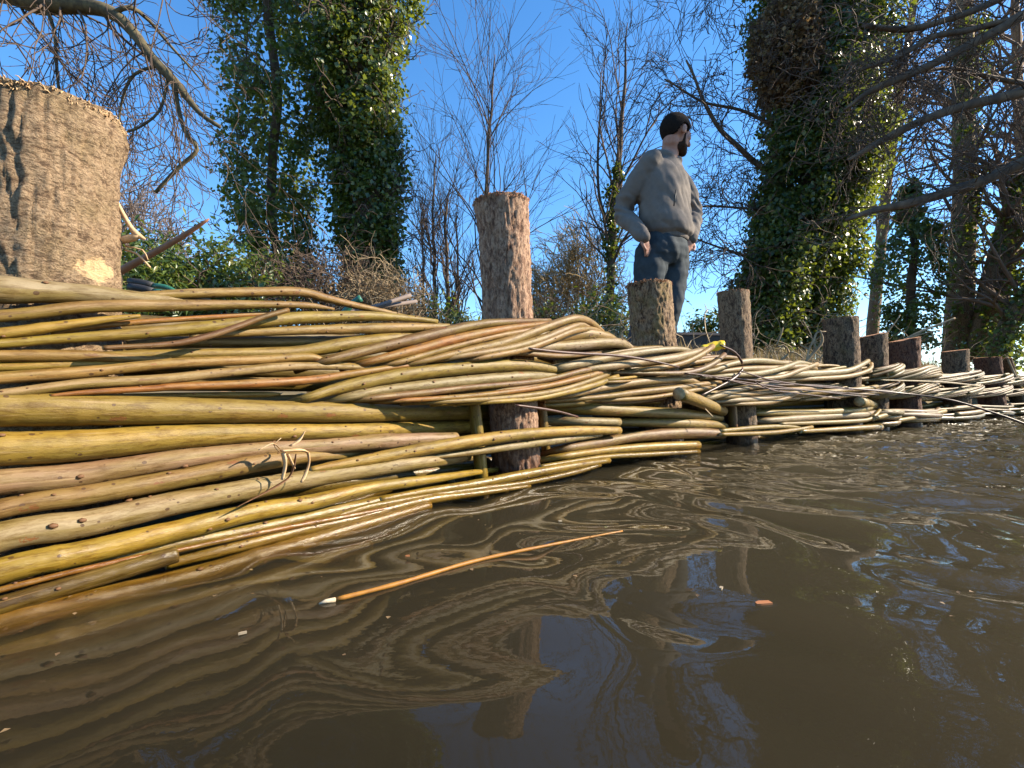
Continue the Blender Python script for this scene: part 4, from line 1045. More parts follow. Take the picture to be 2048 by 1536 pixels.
twig_dome('willow_bush', 'tawny yellow twiggy willow bush between tall slim post and standing person', px(1165, 690, 16), (1.6, 1.6, 3.7), 81, 150, M_WILLOW, .04, 1.1, .008)
twig_dome('willow_bush', 'lower tawny willow bush partly behind the ivy wrapped stem', px(1090, 690, 15.5), (1.1, 1.2, 2.4), 82, 80, M_WILLOW, .04, .9, .008)
twig_dome('distant_tree', 'rounded hazy grey bare tree far behind the widest stump', px(275, 700, 34), (4.6, 4.6, 11.2), 83, 260, M_FARTWIG, .02, 2.2, .02)

# --- shrubs, brambles
def shrub(name, label, c, size, seed, n, m, leaf, per=14, twigs=40, tm=M_TREETWIG, spread=.1, wf=.6):
    rr = random.Random(seed); root = empty(name, tuple(c), label, 'shrub')
    cs, outs = [], []
    for _ in range(n):
        d = unit([rr.gauss(0, 1), rr.gauss(0, 1), abs(rr.gauss(0, .9))]); q = rr.uniform(.35, 1) ** .6
        nz = 1 + .35 * mnoise.noise(Vector(d * 2.2) + Vector((seed, 0, 0)))
        cs.append(np.array(c) + d * np.array(size) * q * nz); outs.append(d)
    leaf_obj('foliage', root, [leaves(np.array(cs), per, spread, leaf, seed, np.array(outs), .3, .3, wf)], m)
    T = Tubes(); P = dict(grav=(-.02, -.03, .0), wig=.25, kids=(0, 3, 3), spread=.8, ratio=.6, rmin=.004)
    for _ in range(twigs):
        d = unit([rr.gauss(0, 1), rr.gauss(0, 1), abs(rr.gauss(0, 1)) + .2])
        grow(T, np.array(c) + d * .1, d, float(np.mean(size)) * rr.uniform(.6, 1.1), .010, 2, P, rr)
    link('stems', T.mesh('stems'), tm, root)
    return root
shrub('evergreen_shrub', 'dark evergreen shrub with long narrow leaves directly behind the widest stump', px(300, 640, 5.4), (.55, .6, .92), 101, 300, M_LAUREL, .085, 14, 20, wf=.35)
shrub('evergreen_shrub', 'glossy laurel-like shrub between the narrow-leaved shrub and the loose ivy column', px(425, 640, 6.0), (.62, .6, .98), 102, 300, M_LAUREL, .07, 14, 24)
shrub('evergreen_shrub', 'smaller leafy shrub at the foot of the loose ivy column', px(540, 640, 6.6), (.62, .6, .82), 103, 190, M_LAUREL, .055, 12, 40)
shrub('bramble_heap', 'tangled brown bramble heap round the foot of the dense ivy trunk', px(660, 650, 7.0), (.75, .7, 1.1), 104, 60, M_LITTER, .05, 10, 150)
shrub('bramble_heap', 'dry straw-coloured bramble heap on the sunny side of the dense ivy trunk', px(770, 650, 6.8), (.55, .6, .55), 105, 40, M_LITTER, .05, 10, 170, M_PALETWIG)
shrub('low_hedge', 'low dark hedge of ivy running behind the saplings', px(860, 680, 9.5), (1.0, .6, .75), 106, 140, M_IVY, .09, 14, 50)
shrub('low_hedge', 'dark ivy undergrowth at the foot of the ivy wrapped stem', px(1205, 700, 9.5), (.75, .6, 1.0), 107, 190, M_IVY, .08, 14, 30)
shrub('low_hedge', 'low brown undergrowth below the tawny willow bush', px(1100, 690, 10.5), (1.0, .6, .85), 108, 120, M_IVY, .08, 14, 90)
shrub('low_hedge', 'small dark rounded bush beyond the slender brown post', px(1420, 690, 9.5), (.45, .5, .55), 109, 110, M_IVY, .08, 14, 10)
shrub('low_hedge', 'dark undergrowth at the forked foot of the huge ivy tree', px(1560, 690, 9.0), (.8, .5, .6), 110, 150, M_IVY, .08, 14, 20)

# ------------------------------------------------------------------ dead brush, grass and litter on the bank
def bank_points(n, s0, s1, q0, q1, g):
    ss = g.uniform(s0, s1, n); qq = q0 + (q1 - q0) * g.uniform(0, 1, n) ** 1.4
    out = np.zeros((n, 3))
    for i in range(n):
        p = wall_s(ss[i], -qq[i], 0); out[i] = p
    Xx, Yy = out[:, 0], out[:, 1]
    amp = np.clip((qq - .2) / 1.5, 0, 1) * .05 + np.clip((qq - 4) / 10, 0, 1) * .1
    out[:, 2] = ground_z(qq, ss) + amp * (np.sin(Xx * 2.1 + np.sin(Yy * 1.7)) + np.sin(Yy * 3.3 + Xx * 1.1) * .6 + np.sin(Xx * 6.1 - Yy * 4.7) * .35)
    return out

def blades(P, h, g, bend=.5, wd=.004):
    n = len(P)
    a = g.uniform(0, 6.283, n); d = np.stack([np.cos(a), np.sin(a), np.zeros(n)], 1)
    sdv = np.stack([-np.sin(a), np.cos(a), np.zeros(n)], 1)
    H = h * g.uniform(.4, 1.3, (n, 1)); B = bend * g.uniform(.1, 1.4, (n, 1)) * H
    z = np.array([0, 0, 1.0])
    V = np.stack([P - sdv * wd, P + sdv * wd, P + d * B * .35 + z * H * .6 + sdv * wd * .8, P + d * B * .35 + z * H * .6 - sdv * wd * .8, P + d * B + z * H * .95], 1).reshape(-1, 3)
    i = np.arange(n)[:, None] * 5
    return V, np.vstack([i + [0, 1, 2], i + [0, 2, 3], i + [3, 2, 4]])
g = np.random.default_rng(200)
cl = bank_points(420, 1.2, 12, .35, 5.5, g)
P_ = np.repeat(cl, 40, axis=0) + g.normal(0, .07, (420 * 40, 3)) * np.array([1, 1, 0])
o = leaf_obj('dry_grass', None, [blades(P_, .16, g)], M_GRASS)
tag(o, 'straw-coloured and green grass tufts growing on the bank behind the posts', 'grass', kind='stuff')
P_ = bank_points(5200, -1.5, 12, .28, 6, g) + np.array([0, 0, .012])
o = leaf_obj('leaf_litter', None, [leaves(P_, 1, .006, .05, 201, None, 1.6)], M_LITTER)
tag(o, 'fallen brown leaves scattered over the bank', 'leaf litter', kind='stuff')
T = Tubes(); rb = random.Random(77)
for p in bank_points(620, 1.6, 11, .45, 4.8, g):
    a = rb.uniform(0, 6.283); d = np.array([math.cos(a), math.sin(a), abs(rb.gauss(.15, .35))])
    PB = dict(grav=(-.03, -.04, .02), wig=.25, kids=(0, 2, 3), spread=.7, ratio=.6, rmin=.0025)
    grow(T, p + np.array([0, 0, .01]), d, rb.uniform(.25, .7), rb.uniform(.003, .008), 1, PB, rb)
o = link('dead_brushwood', T.mesh('dead_brushwood'), M_PALETWIG)
tag(o, 'tangle of pale dead brushwood lying on the bank beyond the fourth post', 'brushwood', kind='stuff')

def branch_px(name, label, cat, pts, Y, m, group=None, subs=(), k=7):
    root = empty(name, tuple(px(pts[0][0], pts[0][1], Y)), label, cat, group)
    for j, pp in enumerate((pts, *subs)):
        T = Tubes(); limb(T, [pxl(p[0], p[1], Y + (p[3] if len(p) > 3 else 0), p[2]) for p in pp], k, .02)
        link('stem' if j == 0 else 'side_twig', T.mesh('stem'), m, root)
    return root
branch_px('forked_branch', 'pale forked dead branch leaning towards the broad dark post', 'branch', [(1608, 728, 5), (1630, 702, 6), (1645, 682, 5), (1640, 660, 3)], 3.0, M_PALETWIG, subs=([(1612, 726, 4), (1618, 700, 4), (1628, 678, 4), (1634, 665, 3), (1652, 663, 2)], [(1618, 700, 3), (1600, 690, 2.5)], [(1630, 702, 3), (1622, 670, 2), (1605, 640, 2)]))
branch_px('forked_branch', 'slim crooked dead branch beside the slender brown post', 'branch', [(1560, 722, 4), (1578, 704, 4), (1566, 690, 3), (1552, 694, 3), (1562, 670, 3), (1566, 655, 2)], 3.1, M_PALETWIG, subs=([(1578, 704, 3), (1592, 706, 3), (1606, 716, 3)],))
branch_px('forked_branch', 'long pale dead branches arching over the mossy and reddish posts', 'branch', [(1790, 690, 4), (1830, 668, 4), (1870, 652, 4), (1910, 636, 3)], 4.6, M_PALETWIG, subs=([(1775, 695, 4), (1830, 672, 3), (1880, 660, 2)], [(1800, 688, 3), (1850, 660, 3), (1890, 648, 2)], [(1770, 670, 3), (1790, 645, 2), (1800, 630, 2)]))
branch_px('leaning_pole', 'thin pale stick leaning on the far posts', 'stick', [(2014, 714, 4), (2026, 742, 4), (2042, 774, 4)], 5.6, M_PALETWIG)
branch_px('upright_twig', 'single thin twig standing up between the mossy short post and the slender post', 'twig', [(1405, 700, 3), (1390, 690, 2.5), (1386, 660, 2), (1385, 640, 1.5)], 2.4, M_PALETWIG)
branch_px('red_stick', 'reddish broken stick poking out beside the widest stump', 'stick', [(120, 612, 17), (180, 578, 17), (236, 545, 16), (300, 510, 13), (360, 476, 11), (400, 450, 8), (418, 438, 3)], 1.05, simple('red_bark', (.36, .16, .08), (.26, .11, .05), 60, .6, .3, .002))
branch_px('torn_twig', 'frayed pale twig torn beside the widest stump with splintered knob', 'twig', [(218, 372, 6), (245, 425, 7), (262, 455, 9), (275, 470, 12), (290, 478, 4)], .80, M_PALE, subs=([(232, 483, 14), (262, 476, 16), (280, 472, 10)], [(250, 500, 4), (275, 508, 4), (300, 535, 4)], [(250, 492, 3), (285, 500, 3), (296, 520, 2)]))
branch_px('sawn_stake', 'grey thin stake propped behind the top rods, upper of two', 'stake', [(660, 634, 7), (700, 624, 7), (760, 610, 8, .12), (820, 591, 9, .25)], 1.35, M_FARTWIG)
branch_px('sawn_stake', 'grey thin stake propped behind the top rods, lower of two', 'stake', [(660, 636, 7), (720, 620, 7), (770, 612, 8, .12), (832, 603, 8, .3)], 1.4, M_FARTWIG)

def flat_mat(name, col, rough=.45):
    m, t, b = mat(name)
    gn = nd(t, 'ShaderNodeTexCoord').outputs['Object']
    n = noise_tex(t, gn, 30, 3)
    t.links.new(mixc(t, n, tuple(c * .8 for c in col), tuple(min(1, c * 1.15) for c in col)), b.inputs['Base Color'])
    b.inputs['Roughness'].default_value = rough
    return m
M_BLACK = flat_mat('black_rubber', (.02, .02, .022), .6); M_GREEN = flat_mat('green_enamel', (.03, .14, .09), .35); M_YEL = flat_mat('yellow_plastic', (.75, .52, .02), .4); M_BOARD = flat_mat('dark_board', (.012, .010, .009), .7)
lop = empty('garden_loppers', tuple(px(300, 575, 1.02)), 'green garden loppers with black grips lying behind the top rods', 'loppers')
for j, (dy, Yd) in enumerate(((0, 1.04), (11, 1.0))):
    T = Tubes(); limb(T, [pxl(258, 562 + dy, Yd, 13), pxl(282, 566 + dy, Yd, 15), pxl(306, 571 + dy, Yd, 13)], 8, .01); gr = link('grip', T.mesh('grip'), M_BLACK, lop)
    T = Tubes(); limb(T, [pxl(304, 571 + dy, Yd, 10), pxl(330, 574 + dy, Yd, 10), pxl(352, 584 + dy, Yd, 9), pxl(380, 604 + dy, Yd, 8)], 8, .01); link('handle', T.mesh('handle'), M_GREEN, lop)
tb = Tubes(); limb(tb, [pxl(676, 640, 1.3, 13), pxl(700, 612, 1.3, 13), pxl(712, 602, 1.3, 13), pxl(722, 596, 1.3, 14)], 10, .01)
tag(link('green_tube', tb.mesh('green_tube'), M_GREEN), 'short dark green tube end poking up behind the top rods', 'tube')
# crumpled yellow plastic at the fourth post
vv, ff = [], []
A0 = px(1404, 700, 2.28); n_ = 14
for i in range(n_):
    for j in range(n_):
        u, v = i / (n_ - 1), j / (n_ - 1)
        x = 1404 + 46 * u; y = 684 + 3 * math.sin(u * 4) + v * 16 - 6 * u * (1 - v)
        p = px(x, y + 6 * (u - .5) ** 2 * 4 * (1 - v), 2.27 + .05 * v * 0 - .03 * math.sin(v * 3) + .10 * (1 - v) * .3)
        p = p + np.array(mnoise.noise_vector(Vector((u * 4, v * 4, 2)))) * .008
        vv.append(p)
for i in range(n_ - 1):
    for j in range(n_ - 1): ff.append((i * n_ + j, i * n_ + j + 1, (i + 1) * n_ + j + 1, (i + 1) * n_ + j))
o = link('yellow_plastic', mesh_np('yellow_plastic', vv, ff), M_YEL)
so = o.modifiers.new('thick', 'SOLIDIFY'); so.thickness = .004
tag(o, 'crumpled bright yellow plastic tucked behind the slender brown post', 'plastic')
# low dark board behind it
def box(name, c, half, rotz, m, parent=None, bev=.006):
    bm = bmesh.new(); bmesh.ops.create_cube(bm, size=2)
    bmesh.ops.scale(bm, vec=half, verts=bm.verts)
    bmesh.ops.bevel(bm, geom=bm.edges[:], offset=bev, segments=2, affect='EDGES')
    bmesh.ops.rotate(bm, matrix=Matrix.Rotation(rotz, 3, 'Z'), verts=bm.verts)
    bmesh.ops.translate(bm, vec=c, verts=bm.verts)
    me = bpy.data.meshes.new(name); bm.to_mesh(me); bm.free()
    return link(name, me, m, parent, smooth=False)
bc = px(1412, 684, 4.6)
bd = empty('dark_trough', tuple(bc), 'low dark board with thin pale top edge on the bank behind the yellow plastic', 'board')
box('side_panel', (bc[0], bc[1], bc[2] - .19), (.44, .03, .245), rad(8), M_BOARD, bd)
box('top_edge', (bc[0], bc[1], bc[2] + .068), (.45, .04, .012), rad(8), M_FARTWIG, bd, .004)

# ------------------------------------------------------------------ things floating on the water
def wpx(x, y, z=0.0):
    Yw = F * (CAM_H - z) / (y - HOR)
    return np.array([(x - 1024) / F * Yw, Yw, z])
W_ = catmull([(*wpx(672, 1199, .0005), .0029), (*wpx(800, 1166, .0015), .0031), (*wpx(950, 1122, .002), .003), (*wpx(1090, 1092, .002), .0026), (*wpx(1245, 1062, -.001), .0016)], .01, 3)
ft = empty('floating_twig', tuple(W_[0, :3]), 'long thin orange twig floating on the water', 'twig')
T = Tubes(); T.add(W_[:, :3], W_[:, 3] * (1 + .08 * np.sin(np.arange(len(W_)) * 1.1)), 8); link('stem', T.mesh('stem'), simple('orange_bark', (.34, .15, .022), (.24, .10, .018), 70, .5, .2, .001), ft)
T = Tubes(); a_, b_ = W_[0, :3], W_[1, :3]; dd = unit(a_ - b_); T.add([a_ + dd * .001, a_ + dd * .012 + np.array([0, 0, .001]), a_ + dd * .02], [.0030, .0026, .001], 7); link('cut_end', T.mesh('cut_end'), simple('white_wood', (.48, .40, .28), (.38, .30, .20), 90, .6, .2, .001), ft)
M_CHIP = flat_mat('orange_chip', (.34, .13, .045), .6); M_CHIP2 = flat_mat('pale_chip', (.30, .24, .16), .6)
for (x, y, L, Wd, a, m_, lab) in ((1526, 1206, .010, .0042, .1, M_CHIP, 'flat orange wood chip floating on open water'), (1442, 1176, .004, .0018, .9, M_CHIP2, 'tiny pale splinter floating near the orange chip'),
                             (1120, 1042, .004, .002, .4, M_CHIP2, 'tiny pale flake floating above the orange twig'), (815, 1112, .0035, .0015, .3, M_CHIP, 'tiny reddish flake floating below the weave'),
                             (485, 1266, .004, .0012, .5, M_CHIP2, 'tiny white splinter floating left of the orange twig')):
    p = wpx(x, y, .003)
    bm = bmesh.new()
    pts = [(-L, -Wd), (-L * .5, -Wd * 1.1), (L, -Wd * .8), (L * .95, Wd), (-L * .3, Wd * 1.1), (-L * .9, Wd * .3)]
    lo = [bm.verts.new((q[0], q[1], -.001)) for q in pts]; hi = [bm.verts.new((q[0], q[1], .0012)) for q in pts]
    bm.faces.new(lo[::-1]); bm.faces.new(hi)
    for i in range(6): bm.faces.new((lo[i], lo[(i + 1) % 6], hi[(i + 1) % 6], hi[i]))
    bmesh.ops.rotate(bm, matrix=Matrix.Rotation(a, 3, 'Z'), verts=bm.verts); bmesh.ops.translate(bm, vec=p, verts=bm.verts)
    me = bpy.data.meshes.new('wood_chip'); bm.to_mesh(me); bm.free()
    tag(link('wood_chip', me, m_, None, False), lab, 'wood chip')

# specks of bark and scum drifting along the weave
g = np.random.default_rng(404)
pts = []
for _ in range(150):
    q = wall_s(g.uniform(-.6, 3.5), .06 + abs(g.normal(0, .16)), 0); pts.append((q[0], q[1], .0025))
for _ in range(50):
    pts.append((g.uniform(-.5, 1.6), g.uniform(.45, 1.6), .0025))
pts = np.array(pts)
V_, F_ = leaves(pts, 1, .0005, .0055, 405, np.tile([0, 0, 6.0], (len(pts), 1)), 0)
V_[:, 2] = np.clip(V_[:, 2], .0012, .004)
tag(leaf_obj('floating_specks', None, [(V_, F_)], M_LITTER), 'tiny brown specks of bark drifting on the water along the weave', 'debris', kind='stuff')

# ------------------------------------------------------------------ the person
PX0, PY0, PZ0 = (1315 - 1024) / F * 3.4, 3.4, .28
def bp_(x, y, z): return np.array([x, y, z])
def pl(xp, yp, y):     # photo pixel -> local metres, y = depth offset
    k = (3.4 + y) / F
    return np.array([(xp - 1024) * k - PX0, y, CAM_H + (HOR - yp) * k - PZ0])
yaw = rad(40)
DV = np.array([math.sin(yaw), -math.cos(yaw), 0]); LV = np.array([math.cos(yaw), math.sin(yaw), 0]); UV_ = np.array([0, 0, 1.0])

def rings_mesh(bm, rings, k=28):
    """rings: (centre, a-axis vector, b-axis vector)"""
    vs = []
    for c, a, b in rings:
        vs.append([bm.verts.new(Vector(c + a * math.cos(t) + b * math.sin(t))) for t in np.arange(k) / k * 6.28318])
    for r0, r1 in zip(vs[:-1], vs[1:]):
        for i in range(k): bm.faces.new((r0[i], r0[(i + 1) % k], r1[(i + 1) % k], r1[i]))
    bm.faces.new(vs[0][::-1]); bm.faces.new(vs[-1])

def tube_bm(bm, pts, k=18):
    """pts rows (x,y,z,r) with round ends"""
    W = catmull(np.array(pts, float), .02, 3)
    P3, R3 = W[:, :3], W[:, 3]
    T3 = np.gradient(P3, axis=0); T3 /= np.linalg.norm(T3, axis=1, keepdims=True)
    ref = np.array([0, 1.0, .2])
    rings = []
    def ring(p, t, r):
        a = unit(np.cross(t, ref)); b = np.cross(t, a)
        return (p, a * r, b * r)
    for f, g_ in ((-.95, .3), (-.7, .7)): rings.append(ring(P3[0] + T3[0] * f * R3[0], T3[0], R3[0] * g_))
    for p, t, r in zip(P3, T3, R3): rings.append(ring(p, t, r))
    for f, g_ in ((.7, .7), (.95, .3)): rings.append(ring(P3[-1] + T3[-1] * f * R3[-1], T3[-1], R3[-1] * g_))
    rings_mesh(bm, rings, k)

def ell(bm, c, radii, fr, seg=24):
    g_ = bmesh.ops.create_uvsphere(bm, u_segments=seg, v_segments=seg // 2, radius=1)
    A = np.array(fr).T
    for v in g_['verts']:
        q = A @ (np.array(v.co) * np.array(radii)); v.co = Vector(np.array(c) + q)

def solid(name, bm, vox, smooth_it, m, parent, fold=None):
    me = bpy.data.meshes.new(name + '_src'); bm.normal_update(); bm.to_mesh(me); bm.free()
    tmp = bpy.data.objects.new(name + '_src', me); C.objects.link(tmp)
    md = tmp.modifiers.new('r', 'REMESH'); md.mode = 'VOXEL'; md.voxel_size = vox
    if smooth_it:
        sm = tmp.modifiers.new('s', 'SMOOTH'); sm.iterations = smooth_it; sm.factor = .5
    bpy.context.view_layer.update()
    dg = bpy.context.evaluated_depsgraph_get()
    me2 = bpy.data.meshes.new_from_object(tmp.evaluated_get(dg))
    bpy.data.objects.remove(tmp); bpy.data.meshes.remove(me)
    me2.name = name
    if fold:
        n = len(me2.vertices); co = np.zeros(n * 3, np.float32); no = np.zeros(n * 3, np.float32)
        me2.vertices.foreach_get('co', co); me2.vertex_normals.foreach_get('vector', no)
        co = co.reshape(-1, 3); no = no.reshape(-1, 3)
        h = np.array([fold(p) for p in co])
        co += no * h[:, None]
        me2.vertices.foreach_set('co', co.ravel().astype(np.float32))
    o = bpy.data.objects.new(name, me2); C.objects.link(o)
    me2.materials.append(m)
    me2.polygons.foreach_set('use_smooth', [True] * len(me2.polygons))
    o.parent = parent
    return o

person = empty('person', (PX0, PY0, PZ0), 'person in grey zip sweatshirt and dark jeans, hands in pockets, looking aside', 'person')
M_SKIN = simple('skin', (.42, .22, .15), (.36, .17, .115), 40, .55, .15, .002)
M_HAIR = simple('hair', (.012, .009, .008), (.02, .014, .011), 120, .9, .8, .003, (1, 1, .5), spec=.08)
M_BEARD = simple('beard', (.05, .028, .018), (.03, .018, .012), 160, .9, .8, .003, spec=.1)
M_SWEAT = simple('sweatshirt_cotton', (.165, .140, .120), (.135, .115, .10), 22, .9, .25, .003)
M_RIB = simple('ribbed_cotton', (.145, .122, .105), (.115, .098, .085), 90, .9, .5, .003, (1, 1, .05))
M_JEAN = simple('denim', (.020, .028, .034), (.036, .048, .056), 16, .85, .3, .002)
M_BOOT = simple('rubber_boot', (.014, .016, .024), (.022, .024, .032), 8, .4, .1, .002)
M_ZIP = flat_mat('zip', (.02, .018, .016), .5)

SR = np.array([.04, 0, 0]) - LV * .185 + np.array([0, 0, 1.455]); SL = np.array([.045, 0, 0]) + LV * .185 + np.array([0, 0, 1.445])
ER = pl(1243, 425, -.02); WR = pl(1285, 470, -.20); HR = pl(1297, 502, -.175)
EL = pl(1386, 425, .13); WL = pl(1384, 472, .0); HL = pl(1374, 502, -.03)
HPR = np.array([-.055, -.06, .88]); KNR = np.array([-.105, -.10, .52]); ANR = np.array([-.185, -.05, .09])
HPL = np.array([.115, .05, .88]); KNL = np.array([.085, -.015, .53]); ANL = np.array([.02, .12, .09])
# head frame: looks to the right, slightly away and down
hy = rad(-22); FD = np.array([math.cos(hy) * .97, -math.sin(hy) * .97, -.22]); FD = unit(FD)
SD = unit(np.cross(FD, UV_)); HU = np.cross(SD, FD)        # SD points to the camera side
HC = pl(1353, 268, .0)
def hp(f, s_, u): return HC + FD * f + SD * s_ + HU * u
FR = (FD, SD, HU)

bm = bmesh.new()
ell(bm, hp(-.012, 0, .025), (.096, .076, .095), FR); ell(bm, hp(.032, 0, -.03), (.062, .062, .085), FR); ell(bm, hp(.035, 0, -.085), (.055, .05, .038), FR)
ell(bm, hp(.075, 0, -.10), (.022, .024, .02), FR); ell(bm, hp(.083, 0, .022), (.016, .044, .012), FR); ell(bm, hp(.088, 0, -.072), (.012, .024, .012), FR)
tube_bm(bm, [(*hp(.088, 0, .015), .009), (*hp(.104, 0, -.012), .011), (*hp(.112, 0, -.032), .0145)], 12)
ell(bm, hp(.060, .042, -.02), (.028, .022, .022), FR); ell(bm, hp(.060, -.042, -.02), (.028, .022, .022), FR)
for s_ in (-1, 1):
    ell(bm, hp(-.004, .085 * s_, -.008), (.020, .011, .034), (unit(FD * .95 + SD * .35 * -s_), unit(SD * .9 + FD * .35 * s_), HU))
tube_bm(bm, [(*hp(-.03, 0, -.06), .058), (*(HC * .45 + np.array([.055, .02, 1.50]) * .55), .058), (.05, .015, 1.47, .075)])
rings_mesh(bm, [(np.array([.045, 0, z]), LV * a, DV * b) for z, a, b in ((.84, .13, .10), (.95, .145, .10), (1.1, .15, .105), (1.3, .17, .11), (1.42, .165, .10), (1.49, .11, .07))])
for A_, B_, C_ in ((SR, ER, WR), (SL, EL, WL)):
    tube_bm(bm, [(*A_, .05), (*((A_ + B_) / 2), .046), (*B_, .04), (*((B_ + C_) / 2), .038), (*C_, .029)])
for A_, B_, C_ in ((HPR, KNR, ANR), (HPL, KNL, ANL)):
    tube_bm(bm, [(*A_, .075), (*((A_ + B_) / 2), .068), (*B_, .052), (*((B_ * .6 + C_ * .4)), .05), (*C_, .036)])
# hands: palm, four fingers into the pocket, thumb outside
for Wp, Hp, sgn in ((WR, HR, 1), (WL, HL, -1)):
    dn = unit(Hp - Wp); ac = unit(np.cross(dn, DV)); nn = np.cross(ac, dn)
    ell(bm, Wp + dn * .045, (.045, .036, .018), (dn, ac, nn), 16)
    for q, (off, L_) in enumerate(((-.027, .055), (-.009, .066), (.009, .062), (.027, .05))):
        b0 = Wp + dn * .075 + ac * off; tube_bm(bm, [(*b0, .0095), (*(b0 + dn * L_ * .5 + nn * -.004), .009), (*(b0 + dn * L_ - nn * .016), .0075)], 8)
    b0 = Wp + dn * .03 + ac * .03 * sgn; tube_bm(bm, [(*b0, .012), (*(b0 + dn * .03 + ac * .018 * sgn + DV * .012), .0105), (*(b0 + dn * .058 + ac * .012 * sgn + DV * .016), .009)], 8)
body = solid('body', bm, .0065, 2, M_SKIN, person)
# eyes
for s_ in (-1, 1):
    bm = bmesh.new(); ell(bm, hp(.082, .031 * s_, .004), (.011, .012, .008), FR, 12)
    me = bpy.data.meshes.new('eye'); bm.to_mesh(me); bm.free(); e = link('eye', me, M_HAIR); e.parent = person
# hair cap and beard
def cut_shell(name, c, radii, keep, m, bumpy):
    bm = bmesh.new(); g_ = bmesh.ops.create_uvsphere(bm, u_segments=64, v_segments=40, radius=1)
    A = np.array(FR).T; kill = []
    for v in bm.verts:
        lf = np.array(v.co) * np.array(radii) + np.array(c)
        nz = mnoise.noise(Vector(lf * 60)) * bumpy
        if not keep(lf, mnoise.noise(Vector(lf * 45))): kill.append(v)
        v.co = Vector(HC + A @ (lf * (1 + nz)))
    bmesh.ops.delete(bm, geom=kill, context='VERTS')
    me = bpy.data.meshes.new(name); bm.to_mesh(me); bm.free()
    o = link(name, me, m); o.parent = person
    so = o.modifiers.new('t', 'SOLIDIFY'); so.thickness = .01; so.offset = -1
    return o
cut_shell('hair', (-.016, 0, .026), (.0975, .0785, .0965), lambda p, n: p[2] > (np.interp(p[0], [-.12, -.07, -.04, -.02, .0, .02, .035, .055, .075, .1], [-.07, -.062, -.035, .02, .034, .025, -.015, .035, .06, .07]) + n * .008), M_HAIR, .02)
T = Tubes(); rh = random.Random(9)      # short cropped hair standing off the scalp
for _ in range(2600):
    v = unit([rh.gauss(0, 1), rh.gauss(0, 1), rh.gauss(0, 1)]); lf = v * np.array([.0975, .0785, .0965]) + np.array([-.016, 0, .026])
    if lf[2] < np.interp(lf[0], [-.12, -.07, -.04, -.02, .0, .02, .035, .055, .075, .1], [-.078, -.07, -.043, .012, .026, .017, -.025, .027, .052, .062]) + rh.gauss(0, .006): continue
    dv = unit(v + np.array([-.2, rh.gauss(0, .3), rh.gauss(-.1, .3)]))
    T.add([hp(*(lf - v * .002)), hp(*(lf + dv * rh.uniform(.003, .008)))], [.0011, .0004], 3, cap=False)
o = link('hair_strands', T.mesh('hair_strands'), M_HAIR); o.parent = person; o['kind'] = 'stuff'
bm = bmesh.new()
ell(bm, hp(.034, 0, -.083), (.06, .056, .044), FR); ell(bm, hp(.074, 0, -.102), (.028, .032, .026), FR); ell(bm, hp(.084, 0, -.056), (.016, .028, .008), FR)
for s_ in (-1, 1): tube_bm(bm, [(*hp(.026, .060 * s_, -.01), .007), (*hp(.028, .056 * s_, -.05), .011), (*hp(.035, .045 * s_, -.085), .02)], 10)
solid('beard', bm, .006, 2, M_BEARD, person, lambda p: .002 * mnoise.noise(Vector(p) * 90))
# sweatshirt
bm = bmesh.new()
rings_mesh(bm, [(np.array([x_, 0, z]) + DV * o_, LV * a, DV * b) for z, x_, a, b, o_ in ((.985, .055, .160, .120, .01), (1.01, .055, .185, .150, .02), (1.06, .046, .206, .160, .02), (1.14, .040, .206, .150, .015), (1.24, .038, .208, .144, .01), (1.34, .040, .206, .14, .01), (1.42, .045, .198, .13, 0), (1.475, .05, .155, .105, -.01), (1.515, .055, .09, .085, -.01))])
tube_bm(bm, [(*(SR + np.array([.03, 0, 0])), .074), (*(SR * .55 + ER * .45), .070), (*(ER + np.array([.008, 0, 0])), .063), (*(ER * .5 + WR * .5), .057), (*(ER * .15 + WR * .85), .053), (*WR, .045)])
tube_bm(bm, [(*(SL - np.array([.03, 0, 0])), .078), (*(SL * .55 + EL * .45), .073), (*EL, .065), (*(EL * .5 + WL * .5), .058), (*(EL * .15 + WL * .85), .050), (*WL, .044)])
# hood folded round the neck
NB = np.array([.058, .012, 1.50])
ho = []
for a in np.linspace(-2.5, 2.5, 15):
    back = -DV * math.cos(a) + LV * math.sin(a)
    ho.append((*(NB + back * (.088 + .03 * max(0, math.cos(a))) + np.array([0, 0, .034 + .028 * math.cos(a)])), .024 + .012 * max(0, math.cos(a))))
tube_bm(bm, ho)
def sweat_fold(p):
    v = Vector(p)
    a = abs(mnoise.noise(Vector((p[0] * 10 + p[2] * 5, p[1] * 10, p[2] * 5)))) * .018 - .002 + .005 * mnoise.noise(Vector((p[0] * 24 + p[2] * 9, p[1] * 24, p[2] * 11)))
    b_ = mnoise.noise(Vector((p[0] * 4, p[1] * 4, p[2] * 22))) * .006 * max(0, 1 - abs(p[2] - 1.06) / .12)
    arm = 0
    for E_ in (ER, EL):
        dd = np.linalg.norm(np.array(p) - E_)
        if dd < .16: arm += .011 * math.sin((p[2] * 95 + p[0] * 60 + 3 * mnoise.noise(v * 14))) * (1 - dd / .16)
    return a - .004 + b_ + arm
solid('sweatshirt', bm, .008, 3, M_SWEAT, person, sweat_fold)
bm = bmesh.new()
rings_mesh(bm, [(np.array([.055, 0, z]) + DV * .01, LV * a, DV * b) for z, a, b in ((.965, .158, .118), (.97, .166, .128), (1.0, .170, .132), (1.012, .165, .125))])
solid('waistband', bm, .008, 2, M_RIB, person)
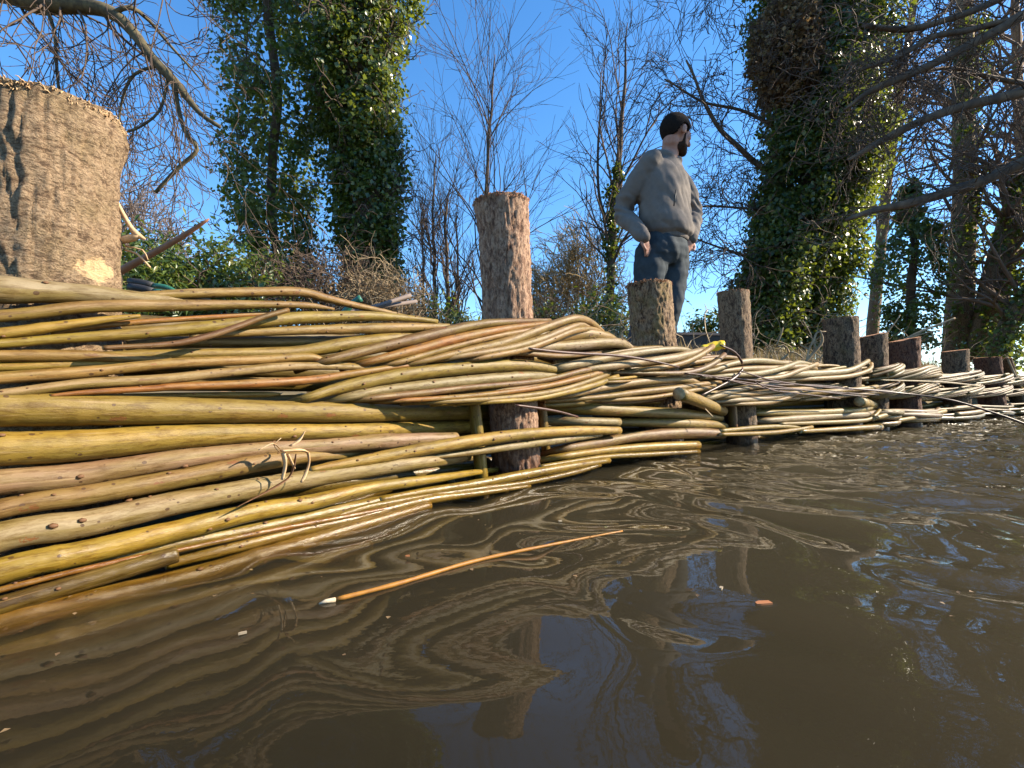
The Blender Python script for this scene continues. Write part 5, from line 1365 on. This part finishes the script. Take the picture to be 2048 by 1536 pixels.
for E_, W_e in ((ER, WR), (EL, WL)):
    bm = bmesh.new(); d_ = unit(W_e - E_); tube_bm(bm, [(*(W_e - d_ * .005), .041), (*(W_e + d_ * .022), .040)], 16)
    solid('cuff', bm, .007, 2, M_RIB, person)
# zip pocket on the flank
zp = [np.array([.045, 0, z]) - LV * x_ + DV * (.155 * math.sqrt(max(0, 1 - (x_ / .2) ** 2)) + .022) for z, x_ in ((1.24, .105), (1.19, .112), (1.14, .118))]
T = Tubes(); T.add(zp, [.004, .005, .004], 6); o = link('pocket_zip', T.mesh('pocket_zip'), M_ZIP); o.parent = person
# jeans
bm = bmesh.new()
rings_mesh(bm, [(np.array([x_, 0, z]), LV * a, DV * b) for z, x_, a, b in ((1.02, .05, .160, .118), (.98, .045, .178, .135), (.92, .036, .205, .150), (.86, .030, .208, .148), (.80, .03, .170, .11))])
tube_bm(bm, [(*HPR, .106), (*(HPR * .75 + KNR * .25), .108), (*(HPR * .45 + KNR * .55), .094), (*(HPR * .1 + KNR * .9), .079), (*(KNR * .85 + ANR * .15), .067), (*(KNR * .6 + ANR * .4), .064)])
tube_bm(bm, [(*HPL, .108), (*(HPL * .75 + KNL * .25), .110), (*(HPL * .45 + KNL * .55), .097), (*(HPL * .1 + KNL * .9), .080), (*(KNL * .85 + ANL * .15), .067), (*(KNL * .6 + ANL * .4), .064)])
def jean_fold(p):
    return abs(mnoise.noise(Vector((p[0] * 10, p[1] * 10, p[2] * 9 + p[0] * 14)))) * .012 - .003 + .004 * mnoise.noise(Vector((p[0] * 5, p[1] * 5, p[2] * 34)))
solid('jeans', bm, .009, 3, M_JEAN, person, jean_fold)
for A_, B_ in ((KNR, ANR), (KNL, ANL)):
    bm = bmesh.new()
    tube_bm(bm, [(*(A_ * .72 + B_ * .28), .074), (*(A_ * .5 + B_ * .5), .072), (*(A_ * .2 + B_ * .8), .060), (*B_, .052)])
    ell(bm, B_ + DV * .07 + np.array([0, 0, -.045]), (.135, .05, .042), (DV, LV, UV_), 20)
    solid('boot', bm, .009, 2, M_BOOT, person)
